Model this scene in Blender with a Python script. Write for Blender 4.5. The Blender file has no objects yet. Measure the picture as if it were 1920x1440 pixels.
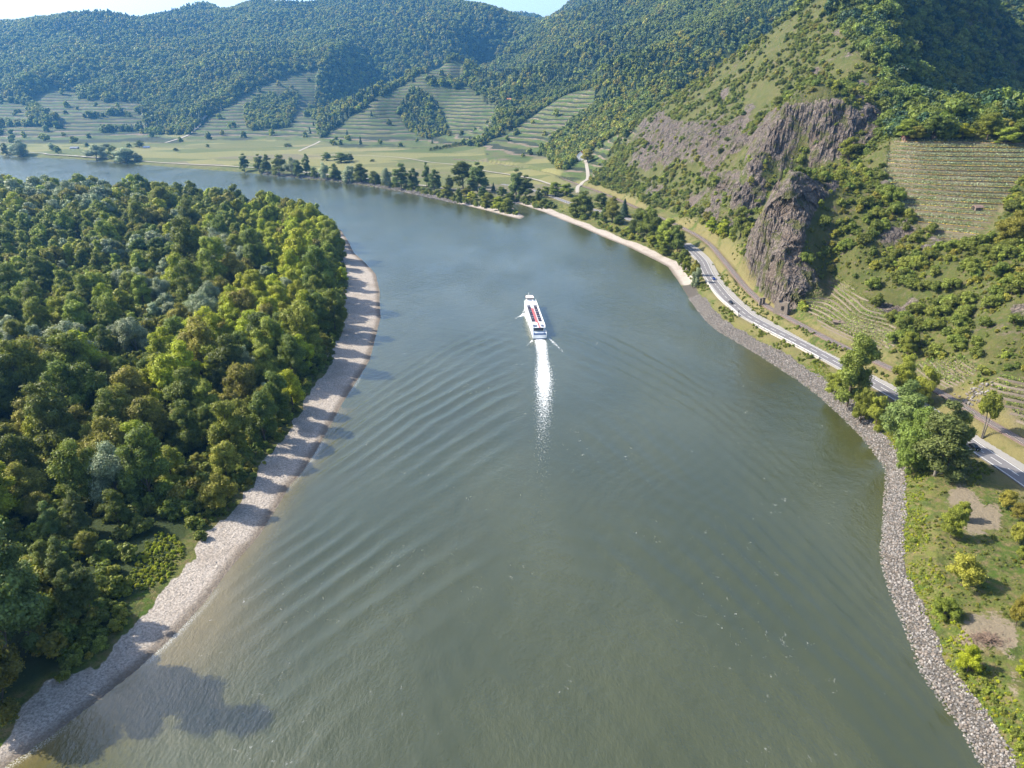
import bpy, math, random
import numpy as np
from mathutils import Vector, Matrix

S = bpy.context.scene
COL = S.collection
R = math.radians
# ------------------------------------------------------------------ camera
CAM_H = 120.0
PITCH = R(22.8)
cam_d = bpy.data.cameras.new('camera')
cam_d.sensor_width = 36.0
cam_d.lens = 24.0
cam_d.clip_start = 1.0
cam_d.clip_end = 30000.0
cam = bpy.data.objects.new('camera', cam_d)
cam.location = (0, 0, CAM_H)
cam.rotation_euler = (R(90) - PITCH, 0, 0)
COL.objects.link(cam)
S.camera = cam
# ------------------------------------------------------------------ light
SUN_AZ = R(-79)          # from +Y towards +X ; negative = to the left of the view
SUN_EL = R(39)
sun_dir = Vector((math.sin(SUN_AZ) * math.cos(SUN_EL), math.cos(SUN_AZ) * math.cos(SUN_EL), math.sin(SUN_EL)))
W = bpy.data.worlds.new('World')
S.world = W
W.use_nodes = True
_nt = W.node_tree
_bg = _nt.nodes['Background']
_sky = _nt.nodes.new('ShaderNodeTexSky')
_sky.sky_type = 'NISHITA'
_sky.sun_disc = False
_sky.sun_elevation = SUN_EL
_sky.sun_rotation = SUN_AZ
_sky.altitude = 300
_sky.air_density = 1.0
_sky.dust_density = 3.0
_sky.ozone_density = 1.5
_nt.links.new(_sky.outputs[0], _bg.inputs[0])
_bg.inputs[1].default_value = 0.13
sl = bpy.data.lights.new('sun', 'SUN')
sl.energy = 5.0
sl.angle = R(0.53)
sl.color = (1.0, 0.915, 0.77)
so = bpy.data.objects.new('sun', sl)
so.rotation_euler = sun_dir.to_track_quat('Z', 'Y').to_euler()
COL.objects.link(so)
S.view_settings.view_transform = 'Standard'
S.view_settings.look = 'None'
S.view_settings.exposure = 1.28
S.view_settings.gamma = 1.0
S.cycles.use_denoising = True
S.cycles.max_bounces = 5
S.cycles.diffuse_bounces = 2
S.cycles.glossy_bounces = 2
S.cycles.transmission_bounces = 2
S.cycles.volume_bounces = 0
S.cycles.transparent_max_bounces = 4
S.cycles.caustics_reflective = False
S.cycles.caustics_refractive = False
S.cycles.use_adaptive_sampling = True
S.cycles.adaptive_threshold = 0.02

# ------------------------------------------------------------------ helpers
CP, SP = math.cos(PITCH), math.sin(PITCH)
F = 1280.0
def ray(px, py):
    a = (px - 960) / F; b = (py - 720) / F
    return a, CP - b * SP, -SP - b * CP
def atz(px, py, z=0.0):                      # where the sight line through a photo point meets height z
    x, y, w = ray(px, py); t = (z - CAM_H) / w
    return (x * t, y * t, z)
def aty(px, py, Y):                          # ... or the distance Y
    x, y, w = ray(px, py); t = Y / y
    return (x * t, Y, CAM_H + w * t)
def project(x, y, z):
    d = z - CAM_H
    zc = y * CP - d * SP
    yc = -(y * SP + d * CP)
    zc = np.where(zc < 1, 1, zc)
    return 960 + F * x / zc, 720 + F * yc / zc

def _h(ix, iy, iz, s):
    h = (ix.astype(np.uint32) * np.uint32(374761393) + iy.astype(np.uint32) * np.uint32(668265263)
         + iz.astype(np.uint32) * np.uint32(2147483647 - 1274126177) + np.uint32(s * 974711 + 12345))
    h = (h ^ (h >> np.uint32(13))) * np.uint32(1274126177)
    h = h ^ (h >> np.uint32(16))
    return (h & np.uint32(0xffffff)).astype(np.float32) / 16777215.0
def vnoise(x, y, z=None, s=0):
    x = np.asarray(x, np.float64); y = np.asarray(y, np.float64)
    xi = np.floor(x).astype(np.int64); yi = np.floor(y).astype(np.int64)
    fx = x - xi; fy = y - yi
    fx = fx * fx * (3 - 2 * fx); fy = fy * fy * (3 - 2 * fy)
    if z is None:
        zi = np.zeros_like(xi)
        def lay(k):
            a = _h(xi, yi, zi, s); b = _h(xi + 1, yi, zi, s); c = _h(xi, yi + 1, zi, s); d = _h(xi + 1, yi + 1, zi, s)
            return (a + (b - a) * fx) * (1 - fy) + (c + (d - c) * fx) * fy
        return lay(0) * 2 - 1
    z = np.asarray(z, np.float64)
    zi = np.floor(z).astype(np.int64); fz = z - zi; fz = fz * fz * (3 - 2 * fz)
    def lay(k):
        a = _h(xi, yi, zi + k, s); b = _h(xi + 1, yi, zi + k, s); c = _h(xi, yi + 1, zi + k, s); d = _h(xi + 1, yi + 1, zi + k, s)
        return (a + (b - a) * fx) * (1 - fy) + (c + (d - c) * fx) * fy
    l0 = lay(0); l1 = lay(1)
    return (l0 + (l1 - l0) * fz) * 2 - 1
def fbm(x, y, z=None, o=4, s=0, g=0.5, ridge=False):
    v = 0; a = 1; t = 0; f = 1
    for i in range(o):
        n = vnoise(x * f + 17.3 * i, y * f - 9.1 * i, None if z is None else z * f + 5.7 * i, s + i)
        if ridge: n = 1 - 2 * np.abs(n)
        v = v + a * n; t += a; a *= g; f *= 2.03
    return v / t
def sstep(a, b, x):
    t = np.clip((x - a) / (b - a), 0, 1)
    return t * t * (3 - 2 * t)
def inpoly(px, py, poly):
    res = np.zeros(px.shape, bool)
    n = len(poly); j = n - 1
    for i in range(n):
        xi, yi = poly[i][:2]; xj, yj = poly[j][:2]
        if yi != yj:
            c = ((yi > py) != (yj > py)) & (px < (xj - xi) * (py - yi) / (yj - yi) + xi)
            res ^= c
        j = i
    return res
def dist_poly(x, y, pts, closed=False):      # distance to a polyline, and the value interpolated along it
    best = np.full(x.shape, 1e18); val = np.zeros(x.shape); arc = np.zeros(x.shape); s0 = 0
    n = len(pts)
    for i in range(n if closed else n - 1):
        a = pts[i]; b = pts[(i + 1) % n]
        dx = b[0] - a[0]; dy = b[1] - a[1]; L2 = dx * dx + dy * dy + 1e-9
        t = np.clip(((x - a[0]) * dx + (y - a[1]) * dy) / L2, 0, 1)
        d = (x - a[0] - t * dx) ** 2 + (y - a[1] - t * dy) ** 2
        m = d < best
        best = np.where(m, d, best)
        if len(a) > 2: val = np.where(m, a[2] + t * (b[2] - a[2]), val)
        arc = np.where(m, s0 + t * math.sqrt(L2), arc); s0 += math.sqrt(L2)
    return np.sqrt(best), val, arc
def smooth_line(pts, step):                  # Catmull-Rom through pts, resampled
    P = [np.array(p, float) for p in pts]
    P = [2 * P[0] - P[1]] + P + [2 * P[-1] - P[-2]]
    out = []
    for i in range(1, len(P) - 2):
        L = np.linalg.norm(P[i + 1] - P[i]); n = max(1, int(L / step))
        for k in range(n):
            t = k / n
            out.append(0.5 * ((2 * P[i]) + (-P[i - 1] + P[i + 1]) * t + (2 * P[i - 1] - 5 * P[i] + 4 * P[i + 1] - P[i + 2]) * t * t
                              + (-P[i - 1] + 3 * P[i] - 3 * P[i + 1] + P[i + 2]) * t ** 3))
    out.append(P[-2])
    return np.array(out)
def tag(o, label=None, cat=None, group=None, kind=None):
    if label: o['label'] = label
    if cat: o['category'] = cat
    if group: o['group'] = group
    if kind: o['kind'] = kind
    return o
def mesh_np(name, V, Fq, mat=None, smooth=False, attrs=None, tris=None):
    """mesh from numpy arrays: V (n,3), Fq (m,4) quads and/or tris (k,3)"""
    me = bpy.data.meshes.new(name)
    V = np.asarray(V, np.float32)
    nq = 0 if Fq is None else len(Fq); nt = 0 if tris is None else len(tris)
    idx = []
    if nq: idx.append(np.asarray(Fq, np.int32).ravel())
    if nt: idx.append(np.asarray(tris, np.int32).ravel())
    idx = np.concatenate(idx)
    me.vertices.add(len(V)); me.vertices.foreach_set('co', V.ravel())
    me.loops.add(len(idx)); me.loops.foreach_set('vertex_index', idx)
    me.polygons.add(nq + nt)
    starts = np.concatenate([np.arange(nq) * 4, nq * 4 + np.arange(nt) * 3]).astype(np.int32)
    me.polygons.foreach_set('loop_start', starts)
    me.update(calc_edges=True)
    me.polygons.foreach_set('use_smooth', np.full(nq + nt, smooth, dtype=bool))
    for k, v in (attrs or {}).items():
        if v.ndim == 2:
            at = me.attributes.new(k, 'FLOAT_COLOR', 'POINT')
            c = np.ones((len(V), 4), np.float32); c[:, :v.shape[1]] = v
            at.data.foreach_set('color', c.ravel())
        else:
            at = me.attributes.new(k, 'FLOAT', 'POINT')
            at.data.foreach_set('value', v.astype(np.float32).ravel())
    if mat: me.materials.append(mat)
    return me
def link(name, me, parent=None, loc=None, rot=None):
    o = bpy.data.objects.new(name, me)
    if loc is not None: o.location = loc
    if rot is not None: o.rotation_euler = rot
    COL.objects.link(o)
    if parent: o.parent = parent
    return o
def empty(name, loc=(0, 0, 0), rz=0):
    o = bpy.data.objects.new(name, None); o.empty_display_size = 0.5
    o.location = loc; o.rotation_euler = (0, 0, rz)
    COL.objects.link(o)
    return o
class MB:                                    # collects simple solids into one mesh
    def __init__(s): s.v = []; s.f = []
    def add(s, vs, fs):
        n = len(s.v); s.v += [tuple(v) for v in vs]; s.f += [tuple(i + n for i in f) for f in fs]
    def box(s, x0, x1, y0, y1, z0, z1, M=None, tx=0, ty=0):
        vs = [(x0, y0, z0), (x1, y0, z0), (x1, y1, z0), (x0, y1, z0),
              (x0 + tx, y0 + ty, z1), (x1 - tx, y0 + ty, z1), (x1 - tx, y1 - ty, z1), (x0 + tx, y1 - ty, z1)]
        if M is not None: vs = [M @ Vector(v) for v in vs]
        s.add(vs, [(0, 3, 2, 1), (4, 5, 6, 7), (0, 1, 5, 4), (1, 2, 6, 5), (2, 3, 7, 6), (3, 0, 4, 7)])
    def prism(s, poly, z0, z1, top=None):
        n = len(poly); top = top or poly
        s.add([(p[0], p[1], z0) for p in poly] + [(p[0], p[1], z1) for p in top],
              [tuple(range(n - 1, -1, -1)), tuple(range(n, 2 * n))] + [(i, (i + 1) % n, n + (i + 1) % n, n + i) for i in range(n)])
    def tube(s, pts, rad, n=6):
        pts = [Vector(p) for p in pts]; rings = []
        if not hasattr(rad, '__len__'): rad = [rad] * len(pts)
        vs = []
        for i, p in enumerate(pts):
            d = (pts[min(i + 1, len(pts) - 1)] - pts[max(i - 1, 0)]).normalized()
            u = d.orthogonal().normalized(); w = d.cross(u)
            for k in range(n):
                a = 2 * math.pi * k / n
                vs.append(p + (u * math.cos(a) + w * math.sin(a)) * rad[i])
        fs = []
        for i in range(len(pts) - 1):
            for k in range(n):
                fs.append((i * n + k, i * n + (k + 1) % n, (i + 1) * n + (k + 1) % n, (i + 1) * n + k))
        fs.append(tuple(range(n - 1, -1, -1))); fs.append(tuple((len(pts) - 1) * n + k for k in range(n)))
        s.add(vs, fs)
    def mesh(s, name, mat, smooth=False):
        me = bpy.data.meshes.new(name); me.from_pydata([tuple(v) for v in s.v], [], s.f); me.update()
        if smooth: me.polygons.foreach_set('use_smooth', [True] * len(me.polygons))
        me.materials.append(mat); return me
    def build(s, name, mat, parent=None, smooth=False): return link(name, s.mesh(name, mat, smooth), parent)

# ------------------------------------------------------------------ node helpers
class NT:
    def __init__(s, name):
        s.m = bpy.data.materials.new(name); s.m.use_nodes = True
        s.t = s.m.node_tree; s.t.nodes.clear()
        s.out = s.t.nodes.new('ShaderNodeOutputMaterial')
    def n(s, typ, **kw):
        nd = s.t.nodes.new(typ)
        for k, v in kw.items():
            if k == 'ins':
                for a, b in v.items():
                    s.put(nd.inputs[a], b)
            else: setattr(nd, k, v)
        return nd
    def put(s, sock, v):
        if isinstance(v, bpy.types.NodeSocket): s.t.links.new(v, sock)
        elif isinstance(v, (tuple, list)) and len(v) == 3 and sock.type == 'RGBA': sock.default_value = (*v, 1)
        else: sock.default_value = v
    def mix(s, f, a, b, mode='MIX'):
        nd = s.t.nodes.new('ShaderNodeMix'); nd.data_type = 'RGBA'; nd.blend_type = mode; nd.clamp_factor = True
        s.put(nd.inputs[0], f); s.put(nd.inputs[6], a); s.put(nd.inputs[7], b)
        return nd.outputs[2]
    def math(s, op, a, b=0.0, c=0.0, clamp=False):
        nd = s.t.nodes.new('ShaderNodeMath'); nd.operation = op; nd.use_clamp = clamp
        s.put(nd.inputs[0], a); s.put(nd.inputs[1], b)
        if len(nd.inputs) > 2: s.put(nd.inputs[2], c)
        return nd.outputs[0]
    def ramp(s, f, lo, hi, a=0.0, b=1.0):
        nd = s.t.nodes.new('ShaderNodeMapRange'); nd.interpolation_type = 'SMOOTHSTEP'
        s.put(nd.inputs[0], f)
        for i, v in enumerate((lo, hi, a, b)): nd.inputs[i + 1].default_value = v
        return nd.outputs[0]
    def noise(s, vec, scale, detail=3, rough=0.5, col=False, dist=0):
        nd = s.n('ShaderNodeTexNoise'); s.put(nd.inputs['Vector'], vec)
        nd.inputs['Scale'].default_value = scale; nd.inputs['Detail'].default_value = detail
        nd.inputs['Roughness'].default_value = rough; nd.inputs['Distortion'].default_value = dist
        return nd.outputs[1 if col else 0]
    def voro(s, vec, scale, feature='F1', out=0, rnd=1):
        nd = s.n('ShaderNodeTexVoronoi'); nd.feature = feature; s.put(nd.inputs['Vector'], vec)
        nd.inputs['Scale'].default_value = scale; nd.inputs['Randomness'].default_value = rnd
        return nd.outputs[out]
    def pos(s): return s.n('ShaderNodeNewGeometry').outputs['Position']
    def mapv(s, vec, sc=(1, 1, 1), rot=(0, 0, 0), loc=(0, 0, 0)):
        nd = s.n('ShaderNodeMapping'); s.put(nd.inputs[0], vec)
        nd.inputs[1].default_value = loc; nd.inputs[2].default_value = rot; nd.inputs[3].default_value = sc
        return nd.outputs[0]
    def attr(s, name, out='Fac'): return s.n('ShaderNodeAttribute', attribute_name=name).outputs[out]
    def bump(s, h, strength=0.5, dist=1.0, normal=None):
        nd = s.n('ShaderNodeBump'); s.put(nd.inputs['Height'], h)
        s.put(nd.inputs['Strength'], strength); nd.inputs['Distance'].default_value = dist
        if normal: s.put(nd.inputs['Normal'], normal)
        return nd.outputs[0]
    def bsdf(s, col, rough=0.8, metal=0, spec=0.3, normal=None, **kw):
        nd = s.n('ShaderNodeBsdfPrincipled'); s.put(nd.inputs['Base Color'], col); s.put(nd.inputs['Roughness'], rough)
        nd.inputs['Metallic'].default_value = metal; s.put(nd.inputs['Specular IOR Level'], spec)
        if normal: s.put(nd.inputs['Normal'], normal)
        for k, v in kw.items(): s.put(nd.inputs[k], v)
        s.t.links.new(nd.outputs[0], s.out.inputs[0]); return nd
def plain(name, col, rough=0.6, metal=0, spec=0.4, var=0.0, scale=1.0):
    n = NT(name)
    c = col
    if var:
        f = n.noise(n.pos(), scale, 3)
        c = n.mix(f, tuple(x * (1 - var) for x in col), tuple(min(1, x * (1 + var)) for x in col))
    n.bsdf(c, rough, metal, spec)
    return n.m
# ------------------------------------------------------------------ where things lie (plan)
def zl(L, z=0.0): return [atz(p[0], p[1], z)[:2] for p in L]
ISL_PX = [(-60, 1490), (20, 1432), (100, 1378), (180, 1318), (258, 1257), (333, 1186), (385, 1130), (433, 1065), (485, 1007), (517, 957),
          (543, 912), (569, 884), (596, 842), (612, 812), (645, 752), (671, 712), (694, 675), (705, 630), (714, 596), (712, 544), (705, 514), (684, 491), (664, 474),
          (655, 455), (640, 432), (610, 413), (560, 399), (460, 387), (330, 371), (200, 361), (0, 352), (-300, 345), (-700, 345)]
BANK_PX = [(-700, 296), (-300, 290), (0, 291), (60, 294), (160, 299), (260, 308), (350, 315), (450, 322), (520, 330), (600, 337), (650, 343), (700, 350), (760, 361), (840, 378),
           (900, 392), (950, 405), (976, 411), (984, 406), (965, 394), (957, 384), (968, 381), (990, 388), (1020, 398), (1050, 411), (1085, 424), (1130, 444), (1180, 464), (1225, 486),
           (1252, 500), (1270, 525), (1288, 553), (1310, 582), (1330, 606), (1350, 622), (1400, 651), (1450, 682), (1500, 714), (1540, 744), (1580, 780), (1620, 820),
           (1651, 860), (1666, 884), (1663, 930), (1661, 980), (1657, 1040), (1664, 1080), (1674, 1110), (1690, 1150), (1714, 1206), (1734, 1263), (1762, 1303), (1790, 1343),
           (1819, 1384), (1847, 1436), (1885, 1500)]
ISL = zl(ISL_PX); BANK = zl(BANK_PX)
ISL = [(-250, 20), (-150, 60)] + ISL
BANK = BANK + [(95, 55), (110, 10)]
ISL_POLY = ISL + [(-4000, ISL[-1][1]), (-4000, 20)]
WATER_POLY = ISL[::-1] + [(-60, -30), (110, -30)] + BANK[::-1]
ROAD_PX = [(2500, 1350), (2200, 1110), (1990, 950), (1920, 898), (1878, 870), (1833, 841), (1796, 815), (1750, 785), (1700, 754), (1633, 715), (1553, 671), (1500, 643), (1460, 623), (1427, 606), (1402, 592),
           (1385, 578), (1363, 559), (1347, 540), (1332, 520), (1323, 503), (1315, 487), (1293, 466), (1265, 447), (1240, 434), (1215, 422), (1180, 411), (1150, 402), (1110, 392), (1070, 381), (1040, 370), (1012, 360), (980, 352), (940, 345)]
ROAD = smooth_line([atz(x, y, 6.0) for x, y in ROAD_PX], 5.0)
RAIL_PX = [(2500, 1150), (2200, 980), (1990, 868), (1920, 829), (1878, 805), (1829, 776), (1773, 741), (1715, 712), (1656, 684), (1564, 641), (1510, 613), (1468, 590), (1443, 577), (1427, 565), (1402, 542), (1377, 513),
           (1353, 483), (1332, 459), (1310, 443), (1288, 431), (1255, 415), (1215, 398), (1180, 383), (1146, 368), (1109, 354), (1082, 345), (1040, 330), (983, 316), (949, 310), (905, 303), (850, 298)]
RAIL = smooth_line([atz(x, y, 9.0) for x, y in RAIL_PX], 5.0)

# height control points: (px, py, Y) for slopes, (px, py, 'z', z) for ground of known height
CY = [(1180,240,1080),(1250,188,1000),(1300,160,960),(1350,125,930),(1400,92,920),(1450,62,930),(1500,30,950),(1545,-5,970),(1600,-50,990),(1700,-120,1010),(1850,-200,1100),
 (1120,325,1030),(1150,325,930),(1200,340,830),(1250,380,720),(1250,315,770),(1300,345,670),(1300,240,740),(1350,200,760),(1400,150,790),(1450,110,800),(1350,385,590),
 (1350,300,630),(1400,240,640),(1400,330,570),(1450,250,600),(1500,200,620),(1500,120,720),(1550,60,820),(1550,215,600),(1600,190,610),(1550,285,560),(1470,375,505),(1430,400,500),
 (1430,402,447),(1465,352,452),(1500,335,455),(1540,340,450),(1480,450,402),(1450,520,387),(1420,480,420),(1530,440,410),(1530,500,392),(1600,400,425),(1600,480,390),(1600,345,465),(1640,300,490),
 (1680,265,500),(1800,265,492),(1910,270,480),(1690,385,422),(1820,450,370),(1900,380,405),(1750,500,350),(1920,500,320),(1920,600,280),(1920,690,250),(1850,650,270),
 (1760,600,312),(1700,560,340),(1650,500,375),(1560,525,390),(1540,535,383),(1620,590,330),(1680,640,300),(1720,690,280),(1850,725,245),
 (1700,245,530),(1900,240,515),(1850,215,600),(1925,208,650),(1690,215,600),(1645,180,640),(1652,100,720),(1655,0,850),(1655,-80,980),(1700,190,690),(1700,100,800),(1700,0,930),(1750,192,770),(1750,100,900),(1750,0,1020),(1750,-100,1180),(1850,190,900),(1850,100,1090),(1850,0,1220),(1930,185,1010),(1930,100,1260),(1930,0,1400),(2150,100,1600),(2150,-200,1900),
 (2200,400,400),(2200,600,280),(2700,600,300),
 (1250,150,1600),(1350,60,1700),(1200,200,1450),(1450,0,1900),(1170,238,1350),(1130,180,1700),(1180,130,2100),(1250,80,2200),(1350,0,2400),(1100,100,2500),(1000,120,2750),(985,170,2350),
 (960,130,3000),(1060,60,3050),(1150,20,3100),(1250,-30,3200),(1060,26,4200),(1100,-12,4300),(1400,-80,2900),(1040,58,3900),
 (1020,296,1340),(1100,270,1350),(1060,250,1550),(1150,230,1420),(1000,228,1850),(1095,296,1190),(1140,290,1100),(1190,238,1150),
 (1000,240,1720),(1060,190,1870),(1110,167,1960),(1080,230,1620),(1040,280,1420),(925,230,1920),(950,184,2120),(880,200,2150),
 (640,235,2150),(700,190,2300),(780,145,2450),(850,112,2600),(760,210,2250),(830,230,2150),(900,240,2010),(870,160,2450),(900,140,2650),(940,150,2650),
 (628,185,2800),(660,150,3000),(750,110,3250),(850,70,3350),(920,60,3600),(950,100,3250),
 (400,215,2450),(470,172,2700),(545,138,2900),(612,126,3000),(480,240,2260),(560,200,2600),(600,230,2350),(590,160,2850),
 (340,220,2520),(300,150,3000),(400,120,3200),(500,80,3500),(620,80,3500),(700,50,3700),(300,80,3500),(150,100,3300),(20,120,3200),(100,170,2750),(250,190,2650),(30,180,2700),(0,230,2350),(150,220,2400),(250,240,2300),
 (0,63,3700),(60,50,3800),(130,42,3850),(200,36,3900),(270,48,4000),(330,32,4300),(400,22,4400),(428,38,4450),(455,22,4500),(520,17,4500),(600,9,4500),(700,-15,4500),(800,-8,4350),(870,12,4250),(920,34,4300),(960,27,5300),(1000,32,5500),(1030,46,5400),
 (-200,250,2300),(-200,180,2800),(-200,60,3800),(-600,250,2300),(-600,150,3100),(-600,50,4200)]
CZ = [(0,285,5),(200,292,5),(450,308,5),(700,330,6),(900,360,6),(1000,365,6),(0,270,7),(200,275,7),(400,275,7),(600,280,7),(800,290,8),(900,306,9),(700,300,7),(1000,340,8),(1060,362,8),(1060,385,6),
 (0,262,10),(150,262,11),(300,258,11),(345,260,12),(450,256,13),(600,263,12),(700,271,12),(800,275,12),(880,280,12),(920,300,13),(1000,316,13),(1030,330,13),(-300,262,8),(-600,262,8),(-600,285,5),
 (1100,365,8),(1150,385,8),(1200,405,8),(1250,425,8),(1300,455,8),(1370,440,16),(1390,450,12),(1385,500,12),(1408,535,11.5),(1440,566,11),(1480,582,11),(1510,588,12),(1560,630,10),(1640,660,10),(1720,700,10),(1800,745,10),(1920,805,10),
 (1340,540,6),(1450,630,6),(1600,710,6),(1750,800,6),(1900,900,6),(1800,900,5.5),(1750,1000,5),(1900,1000,6),(1900,1100,6),(1800,1100,5),(1850,1300,4.5),(1950,1300,6),(2200,900,9),(2200,1100,8),(2600,1000,10),(2000,850,9),
 (1150,410,6),(1200,430,6),(1250,455,6)]
CX = [(-480,2620,75),(-560,3000,110),(-300,2700,90),(-200,2900,120),(-500,6000,250),(-3000,6000,300),(1000,7000,250),(3000,6000,300),(-2000,9000,200),(2000,9000,200),(0,9000,200),
      (-1500,5200,360),(-500,5300,380),(300,5000,260),(900,4700,350),(0,30,3),(100,30,5),(400,1200,70),(500,1300,80),(430,1250,60),(-100,3400,120),(-7200,8800,560),(-6000,8800,600),(-5400,8800,420),(600,1250,190),(900,1400,260),(1300,1300,300)]
KEEP = {(1120,325),(1140,290),(1190,238),(1430,402),(1465,352),(1500,335),(1540,340),(1480,450),(1450,520),(1420,480),(1530,440),(1530,500),(1600,400),(1600,480),(1600,345),(1560,525),(1540,535)}
CY = [c for c in CY if not (1140 < c[0] < 1641 and -60 < c[1] < 500 and c[2] < 1150 and (c[0], c[1]) not in KEEP)]
# the near mountain rises from the rails towards the right: points given by their overall steepness from the foot
CS = [(1180,240,.5),(1250,190,.62),(1300,162,.68),(1350,128,.74),(1400,96,.78),(1450,66,.8),(1500,34,.83),(1545,0,.85),(1600,-50,.87),
 (1160,330,.5),(1200,340,.6),(1250,380,.6),(1250,315,.8),(1230,260,.7),(1300,345,.78),(1300,290,.98),(1300,240,.85),(1300,200,.76),(1350,200,.8),(1350,165,.78),(1350,300,1.08),(1350,250,.95),(1350,385,.85),
 (1400,140,.8),(1400,190,.82),(1400,240,.92),(1400,330,1.15),(1400,290,1.1),(1450,110,.82),(1450,160,.83),(1500,175,.84),(1500,120,.83),(1500,70,.83),(1550,60,.84),(1550,140,.82),
 (1550,170,.84),(1400,415,.85),(1280,400,.4),(1330,430,.5),(1370,452,.6),(1600,130,.8),(1600,60,.82)]
CX += [aty(*q) for q in [(1480,218,612),(1540,205,602),(1600,200,596),(1645,212,600),(1482,350,585),(1540,322,572),(1600,292,566),(1640,268,566),(1450,300,600),(1452,232,640),(1440,385,560),(1600,180,640),(1540,185,650),(1480,190,670)]]
def XB(y): return np.interp(y, [380, 730, 852, 980, 1100, 1300, 2000], [150, 146, 122, 92, 70, 50, 0])
def ats(px, py, m_):
    x, y, w = ray(px, py); t = np.linspace(200, 2600, 4000) / y
    f = CAM_H + w * t - (9 + (x * t - XB(y * t) - 8) * m_)
    k = np.nonzero(f <= 0)[0]
    if len(k) == 0: print('no crossing', px, py, m_); return None
    t = t[k[0]]; return (x * t, y * t, CAM_H + w * t)
CX += [q for q in (ats(*c) for c in CS) if q]
_P = [(p[0], p[1], p[2]) for p in (aty(*c) for c in CY)] + [atz(c[0], c[1], c[2]) for c in CZ] + CX
_P = np.array(_P, float)
def _uv(x, y):
    r = np.sqrt(x * x + y * y)
    return np.stack([np.arctan2(x, y) * 1.6, np.log(r)], -1), r
_u, _r = _uv(_P[:, 0], _P[:, 1])
_w = (_P[:, 2] - 0.0) / _r
def _ker(d2): return np.sqrt(d2 + 0.0006)
_A = _ker(((_u[:, None] - _u[None]) ** 2).sum(-1)) - 1e-5 * np.eye(len(_u))
_n = len(_u)
_B = np.zeros((_n + 3, _n + 3)); _B[:_n, :_n] = _A; _B[:_n, _n] = 1; _B[_n, :_n] = 1; _B[:_n, _n + 1:] = _u; _B[_n + 1:, :_n] = _u.T
_c = np.linalg.solve(_B, np.concatenate([_w, [0, 0, 0]]))
def rbf(x, y):
    u, r = _uv(x, y)
    out = np.empty(len(x))
    for i in range(0, len(x), 40000):
        uu = u[i:i + 40000]
        d2 = ((uu ** 2).sum(1)[:, None] + (_u ** 2).sum(1)[None] - 2 * uu @ _u.T).clip(0)
        out[i:i + 40000] = _ker(d2) @ _c[:_n] + _c[_n] + uu @ _c[_n + 1:]
    return out * r

EDGE_PX = [(-60, 1420), (0, 1365), (83, 1290), (167, 1240), (221, 1194), (267, 1140), (308, 1094), (340, 1060), (362, 1027), (391, 994), (462, 911), (512, 840), (556, 770), (588, 722), (620, 672), (640, 615), (650, 545), (646, 496),
           (636, 470), (625, 446), (600, 425), (550, 408), (460, 395), (330, 379), (200, 369), (0, 359), (-300, 351), (-700, 350)]
EDGE = [(-260, 30), (-170, 70)] + zl(EDGE_PX, 2.5)
WOOD_POLY = EDGE + [(-4000, EDGE[-1][1]), (-4000, 20)]
# photo-derived outlines of what covers the land
ROCK1 = [(1385,480),(1400,435),(1428,396),(1455,352),(1498,330),(1550,338),(1575,352),(1545,380),(1520,425),(1505,480),(1530,520),(1550,555),(1480,588),(1440,574),(1405,530)]
ROCK2 = [(1188,240),(1240,212),(1290,232),(1350,238),(1400,232),(1470,208),(1560,192),(1640,190),(1655,225),(1600,280),(1550,305),(1500,322),(1455,345),(1440,385),(1395,400),(1375,395),(1340,425),(1322,350),(1290,322),(1250,312),(1205,318),(1190,275)]
VINE = [[(60,180),(140,160),(150,186),(265,190),(275,250),(100,262),(120,235),(60,197)], [(-200,185),(0,183),(55,200),(62,232),(-200,235)],
        [(345,262),(400,215),(470,170),(545,138),(600,128),(592,190),(572,215),(596,228),(598,263)],
        [(600,264),(640,235),(700,190),(780,145),(850,112),(872,116),(862,150),(905,185),(940,197),(922,230),(905,264),(820,277),(640,277)],
        [(905,275),(960,245),(1010,210),(1060,178),(1110,165),(1125,180),(1100,205),(1060,240),(1022,282),(985,307),(915,302)],
        [(1040,332),(1088,300),(1130,268),(1190,235),(1203,240),(1140,292),(1110,342),(1088,347)],
        [(0,235),(275,250),(345,262),(340,270),(0,270)]]
WOODIN = [[(455,208),(485,185),(560,173),(556,205),(540,238),(465,248)], [(748,212),(768,170),(800,175),(833,212),(837,250),(800,260),(758,243)],
          [(795,147),(870,150),(873,160),(850,165),(800,158)], [(150,214),(262,209),(262,213),(155,219)], [(190,243),(272,238),(272,243),(190,248)]]
SCRUB_VINES = [[(1668,268),(1700,262),(1920,268),(1960,275),(1960,330),(1912,345),(1880,400),(1850,452),(1790,470),(1725,425),(1690,385),(1660,330)],
               [(1500,572),(1535,532),(1560,518),(1590,530),(1680,612),(1678,650),(1665,660),(1560,632)], [(1770,735),(1700,690),(1760,672),(1840,680),(1828,705),(1790,728)],
               [(1850,725),(1870,700),(1990,740),(1990,850),(1900,790)]]
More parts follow.
